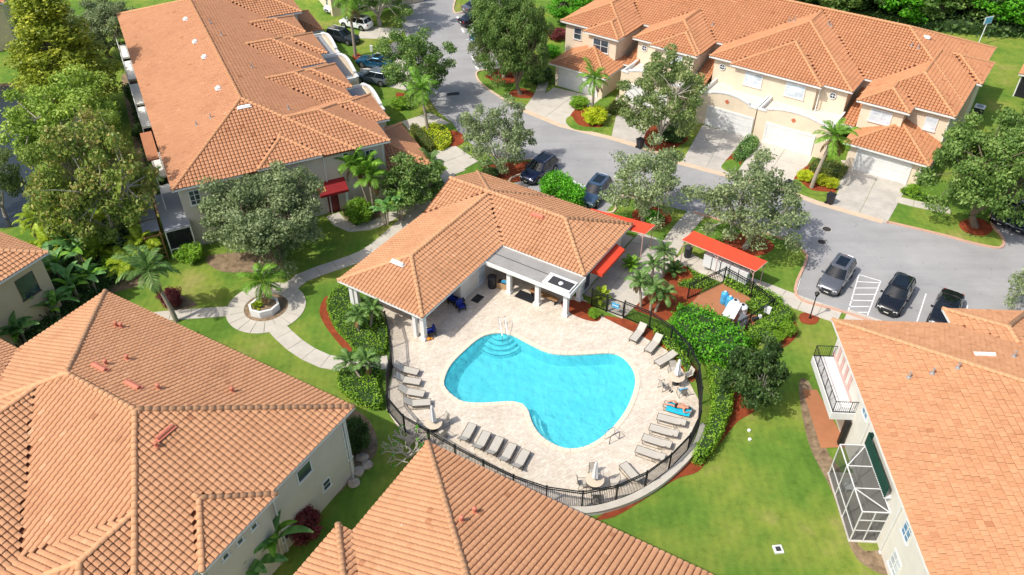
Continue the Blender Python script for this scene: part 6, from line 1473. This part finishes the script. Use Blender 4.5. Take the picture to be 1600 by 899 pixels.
CQ2 = [(6.98,60.34), (12.28,57.79), (11.29,56.75), (6.02,59.24)]
canopy('red canopy at the back corner of the clubhouse', CQ2, 2.6, .2, ((.97, .96), (.97, .04), (.4, .04)))
mq0, mq1 = Vector((16.34,55.5)), Vector((19.46,52.73)); md = (mq1 - mq0); ma_ = math.atan2(md.y, md.x)
for i in range(5):
    p = mq0 + md * ((i + .5) / 5); lab = ['leftmost white mailbox unit under the red canopy', 'second white mailbox unit from the left under the red canopy', 'middle white mailbox unit under the red canopy', 'fourth white mailbox unit from the left under the red canopy', 'rightmost white mailbox unit under the red canopy'][i]
    t = thing('mailbox_unit', lab, 'mailbox', (p.x, p.y, .03), ma_, 'cluster mailboxes'); w = md.length / 5 - .10; MB().box((0, 0, .92), (w, .5, 1.15)).build('cabinet', 'mailbox_white', t); MB().box((0, 0, .18), (w * .4, .35, .36)).build('pedestal', 'grey_metal', t)
    for r in range(4):
        for c in range(3): MB().box((-w / 3 + w / 3 * c, .26, .5 + .27 * r), (w / 3 - .03, .015, .24)).build('mail_door', 'white_plastic', t)
    MB().box((0, 0, 1.51), (w + .04, .54, .035)).build('lid', 'mailbox_white', t)

# ------------------------------------------------------------------ street furniture and small things
def bin_(label, p, rz, name='wheeled_bin'):
    t = thing(name, label, 'bin', (*p, .03), rz); V = [(-.26, -.24, .06), (.26, -.24, .06), (.26, .24, .06), (-.26, .24, .06), (-.32, -.30, .98), (.32, -.30, .98), (.32, .34, .98), (-.32, .34, .98)]; MB().add(V, [(3, 2, 1, 0), (0, 1, 5, 4), (1, 2, 6, 5), (2, 3, 7, 6), (3, 0, 4, 7), (4, 5, 6, 7)]).build('body', 'dark_plastic', t)
    MB().box((0, .02, 1.02), (.70, .72, .06)).box((0, .02, 1.06), (.5, .5, .04)).build('lid', 'dark_plastic', t); MB().tube((-.28, .42, .96), (.28, .42, .96), .02).build('handle', 'dark_plastic', t)
    for s in (-1, 1): MB().tube((s * .27, .26, .12), (s * .33, .26, .12), .12, None, 12).build('wheel', 'rubber', t)
bin_('black wheeled bin at the foot of the second driveway', (13.42,75.89), .6); bin_('black wheeled bin beside the leaning palm island, left one', (26.78,67.59), .7); bin_('black wheeled bin at the last driveway, right of the island', (30.15,65.35), .7)
def round_bin(label, p, h=.95, r=.33):
    t = thing('litter_bin', label, 'bin', (*p, .03)); MB().lathe([(r * .9, 0), (r, .1), (r, h - .1), (r * 1.04, h)], 16).build('body', 'dark_plastic', t, smooth=True); MB().lathe([(r * 1.08, h), (r * 1.08, h + .08), (r * .6, h + .2), (0, h + .22)], 16).build('lid', 'charcoal', t, smooth=True)
round_bin('dark round litter bin at the left end of the mailboxes', (15.26,56.96)); round_bin('dark round bin against the clubhouse wall in the shade', (-1.65,52.78), 1.0, .36)
lp = thing('street_lamp', 'short black lamp post in a mulch ring beside the sidewalk', 'lamp', (*(23.64,48.88), .03)); MB().lathe([(.10, 0), (.10, .12), (.05, .2), (.04, 2.2)], 10).build('post', 'black_metal', lp); MB().lathe([(.05, 2.2), (.10, 2.26), (.17, 2.52), (.20, 2.54), (.08, 2.68), (.0, 2.74)], 10).build('lantern', 'black_metal', lp)
ac = thing('air_conditioner', 'boxy air conditioner beside the orange roofed row on the lawn', 'air conditioner', (*(52.14,83.44), 0), R(-35)); MB().box((0, 0, .5), (1.0, 1.0, .9)).build('casing', 'charcoal', ac); MB().box((0, 0, .98), (1.05, 1.05, .08)).build('lid', 'white_plastic', ac); MB().lathe([(.38, 1.02), (.38, 1.05), (.1, 1.06)], 16).build('fan_grille', 'grey_metal', ac)
bb = thing('board_on_pole', 'pale blue board on a tall white pole by the wood', 'sign', (*(60.68,102.67), 0), R(20)); MB().tube((0, 0, 0), (.2, 0, 3.0), .06).build('pole', 'white_plastic', bb); MB().box((.25, 0, 3.3), (1.25, .06, .95)).build('board', 'white_plastic', bb); MB().box((.25, -.04, 3.3), (1.05, .02, .76)).build('panel', 'sky_towel', bb)
vb = thing('valve_box', 'white square valve box set in the front lawn', 'valve box', (*(15.86,27.98), 0), .1); MB().box((0, 0, .05), (.55, .55, .10)).build('surround', 'white_plastic', vb); MB().box((0, 0, .115), (.3, .3, .03)).build('cover', 'charcoal', vb)
for i, p in enumerate(((16.29,37.22), (16.16,36.43))):
    vs_ = thing('pipe_cap', ['white pipe cap on the lawn below the magnolia, upper one', 'white pipe cap on the lawn below the magnolia, lower one'][i], 'pipe cap', (*p, 0), .1); MB().lathe([(.10, 0), (.10, .08), (.12, .09), (.12, .12), (.0, .13)], 10, (-.1, 0, 0)).build('cap', 'white_plastic', vs_)
mb_ = thing('lawn_box', 'small white box on the shaded lawn by the areca palms', 'valve box', (*(-33.29,55.06), 0), .3); MB().box((0, 0, .08), (.45, .4, .16)).box((0, 0, .17), (.38, .33, .02)).build('box', 'white_plastic', mb_)
for i, (p, r, m_) in enumerate([((28.65,61.14), .38, 'iron'), ((27.61,59.16), .36, 'iron')]):
    mh = thing('manhole_cover', ['manhole cover with pale ring in the road', 'dark manhole cover nearer the parking bays'][i], 'manhole', (*p, .012)); MB().lathe([(r, 0), (r, .012), (r * .86, .014), (0, .014)], 20).build('cover', m_, mh); MB().lathe([(r * 1.18, 0), (r * 1.18, .006), (r * 1.01, .006)], 20).build('ring', 'concrete_stained', mh)
dr = thing('storm_drain', 'dark storm drain grate in the shaded road', 'drain', (*(-6.91,88.56), .012), .2); MB().box((0, 0, .008), (1.5, .75, .016)).build('frame', 'charcoal', dr)
for k in range(6): MB().box((-.55 + .22 * k, 0, .02), (.10, .6, .012)).build('bar', 'iron', dr)
ub_ = thing('utility_pedestal', 'small white utility pedestal between the two driveway cars', 'pedestal', (*(-18.05,100.82), 0)); MB().box((0, 0, .35), (.3, .3, .7)).box((0, 0, .72), (.34, .34, .05)).build('body', 'white_plastic', ub_)
# planter
pt = thing('planter', 'white octagonal masonry planter in the ring walk', 'planter', (*(-19.85,49.9), 0), R(22)); oc_ = [(1.25 * math.cos(math.pi / 8 + k * math.pi / 4), 1.05 * math.sin(math.pi / 8 + k * math.pi / 4)) for k in range(8)]; oi_ = offset_poly(oc_, .2)
for k in range(8):
    a, b, c_, d_ = oc_[k], oc_[(k + 1) % 8], oi_[(k + 1) % 8], oi_[k]; MB().prism([a, b, c_, d_], 0, .62).build('wall', 'white_paint', pt)
MB().prism(offset_poly(oc_, .205), 0, .52).build('soil', 'soil', pt)
# porch things
def armchair(label, p, rz):
    t = thing('armchair', label, 'chair', (*p, .015), rz, 'blue cushioned porch chairs'); MB().box((0, 0, .30), (.66, .62, .12)).box((-.30, 0, .55), (.10, .66, .55)).box((0, .32, .46), (.62, .07, .10)).box((0, -.32, .46), (.62, .07, .10)).build('frame', 'dark_plastic', t)
    for sx in (-.28, .28):
        for sy in (-.3, .3): MB().box((sx, sy, .13), (.06, .06, .26)).build('leg', 'dark_plastic', t)
    MB().box((.03, 0, .40), (.54, .54, .12)).build('seat_cushion', 'blue_cushion', t); MB().box((-.22, 0, .66), (.12, .54, .44), 0, ('Y', -.2)).build('back_cushion', 'blue_cushion', t)
armchair('blue cushioned armchair in the porch against the wall', (-4.78,50.72), R(-30)); armchair('blue cushioned armchair facing the pool in the porch', (-4.11,49.93), R(-60)); armchair('blue cushioned armchair beside the white corner column', (-6.25,46.88), R(200))
st_ = thing('side_table', 'small black table between the porch armchairs', 'table', (*(-4.05,50.64), .015), .4); MB().box((0, 0, .42), (.45, .45, .05)).build('table_top', 'charcoal', st_)
for sx in (-.18, .18):
    for sy in (-.18, .18): MB().box((sx, sy, .2), (.04, .04, .4)).build('leg', 'charcoal', st_)
for lab, p in (('dark door mat on the shaded porch paving', (-2.82,51.29)), ('large dark mat in front of the clubhouse columns', (1.15,51.54))):
    mt = thing('door_mat', lab, 'mat', (*p, .015), R(57.4 if 'door' in lab else -32)); MB().box((0, 0, .01), (1.0 if 'door' in lab else 1.7, .7 if 'door' in lab else 1.0, .02)).build('mat', 'charcoal', mt); MB().box((0, 0, .022), (.9 if 'door' in lab else 1.58, .6 if 'door' in lab else .88, .006)).build('pile', 'dark_plastic', mt)
tb_ = thing('storage_crate', 'tan crate with folded blue towels beside the first column', 'crate', (*(-0.69,52.78), .015), R(-20))
for (cx, cy, sx, sy) in ((0, .3, 1.0, .05), (0, -.3, 1.0, .05), (.48, 0, .05, .6), (-.48, 0, .05, .6)): MB().box((cx, cy, .28), (sx, sy, .56)).build('side', 'tan_box', tb_)
MB().box((0, 0, .28), (.9, .54, .5)).build('filling', 'charcoal', tb_); MB().box((.1, .05, .56), (.6, .3, .07)).build('towels', 'blue_tank', tb_)
og = thing('toy', 'orange toy lying at the foot of the corner column', 'toy', (*(-6.41,46.37), .015)); MB().lathe([(.0, 0), (.16, .05), (.18, .14), (.1, .24), (.0, .27)], 12).lathe([(.0, .0), (.09, .04), (.1, .1), (.0, .17)], 10, (.24, .05, 0)).build('body', 'orange_thing', og, smooth=True)
br_ = thing('shop_bench', 'dark table set behind the clubhouse columns', 'bench', (*(2.61,51.22), .015), R(-32)); MB().box((0, 0, .48), (2.6, .5, .06)).build('seat', 'wood', br_)
for sx in (-1.1, 1.1): MB().box((sx, 0, .23), (.08, .46, .46)).build('leg', 'charcoal', br_)
# pergola beside the brown row
pg = thing('pergola', 'weathered wooden pergola with grey panels beside the screened lanai', 'pergola', (-28.25,57.84,0), R(26.1))
for v in (-.4, 2.2, 4.8, 7.4):
    for u in (-3.2, -1.9): MB().box((u, v, 1.3), (.12, .12, 2.6)).build('post', 'wood', pg)
    MB().box((-2.55, v, 2.62), (1.7, .1, .14)).build('beam', 'wood', pg)
for u in (-3.2, -1.9): MB().box((u, 3.5, 2.74), (.1, 8.4, .12)).build('beam', 'wood', pg)
for k in range(3): MB().box((-2.55, .9 + 2.1 * k, 2.84), (1.35, 1.9, .04)).build('roof_panel', 'flat_roof_slate', pg)
for k in range(4): MB().box((-2.5, -.5, .4 + .45 * k), (1.2, .05, .06)).build('slat', 'wood', pg)
rocks = [(-9.89,34.87), (-9.98,33.71), (-9.47,34.23), (-10.17,32.8), (-8.47,61.98), (-9.23,61.36), (-6.91,36.4)]
for i, p in enumerate(rocks):
    bm = bmesh.new(); bmesh.ops.create_icosphere(bm, subdivisions=2, radius=.42)
    for v in bm.verts: v.co *= random.uniform(.75, 1.15); v.co.z *= .6
    me = bpy.data.meshes.new('rock'); bm.to_mesh(me); bm.free(); me.materials.append(MATS['rock'])
    tag(link('rock', me, None, (*p, .1)), ['pale boulder against the corner of the lower left house', 'flat pale rock below the corner boulder', 'boulder by the dark shrub at the house corner', 'rock nearest the shaded grey wall', 'pale rock behind the clubhouse roof by the broad leaves', 'smaller pale rock behind the clubhouse roof', 'pale rock at the foot of the left fence'][i], 'rock', 'garden rocks')

# paving between the clubhouse and the walkway
pv = struct(link('sidewalk', None)); cu = lambda u, v: ((-13.63,50.07)[0] + u * math.cos(R(-32.6)) - v * math.sin(R(-32.6)), (-13.63,50.07)[1] + u * math.sin(R(-32.6)) + v * math.cos(R(-32.6)))
slab_grid(pv, [cu(15.5, 12.0), cu(18.4, 12.0), cu(18.4, 22.5), cu(15.5, 22.5)], 2, 6, -.05, .02, 'concrete_stained')
slab_grid(pv, [cu(11.0, 19.5), cu(15.4, 19.5), cu(15.4, 21.5), cu(11.0, 21.5)], 3, 1, -.05, .02, 'concrete_stained')
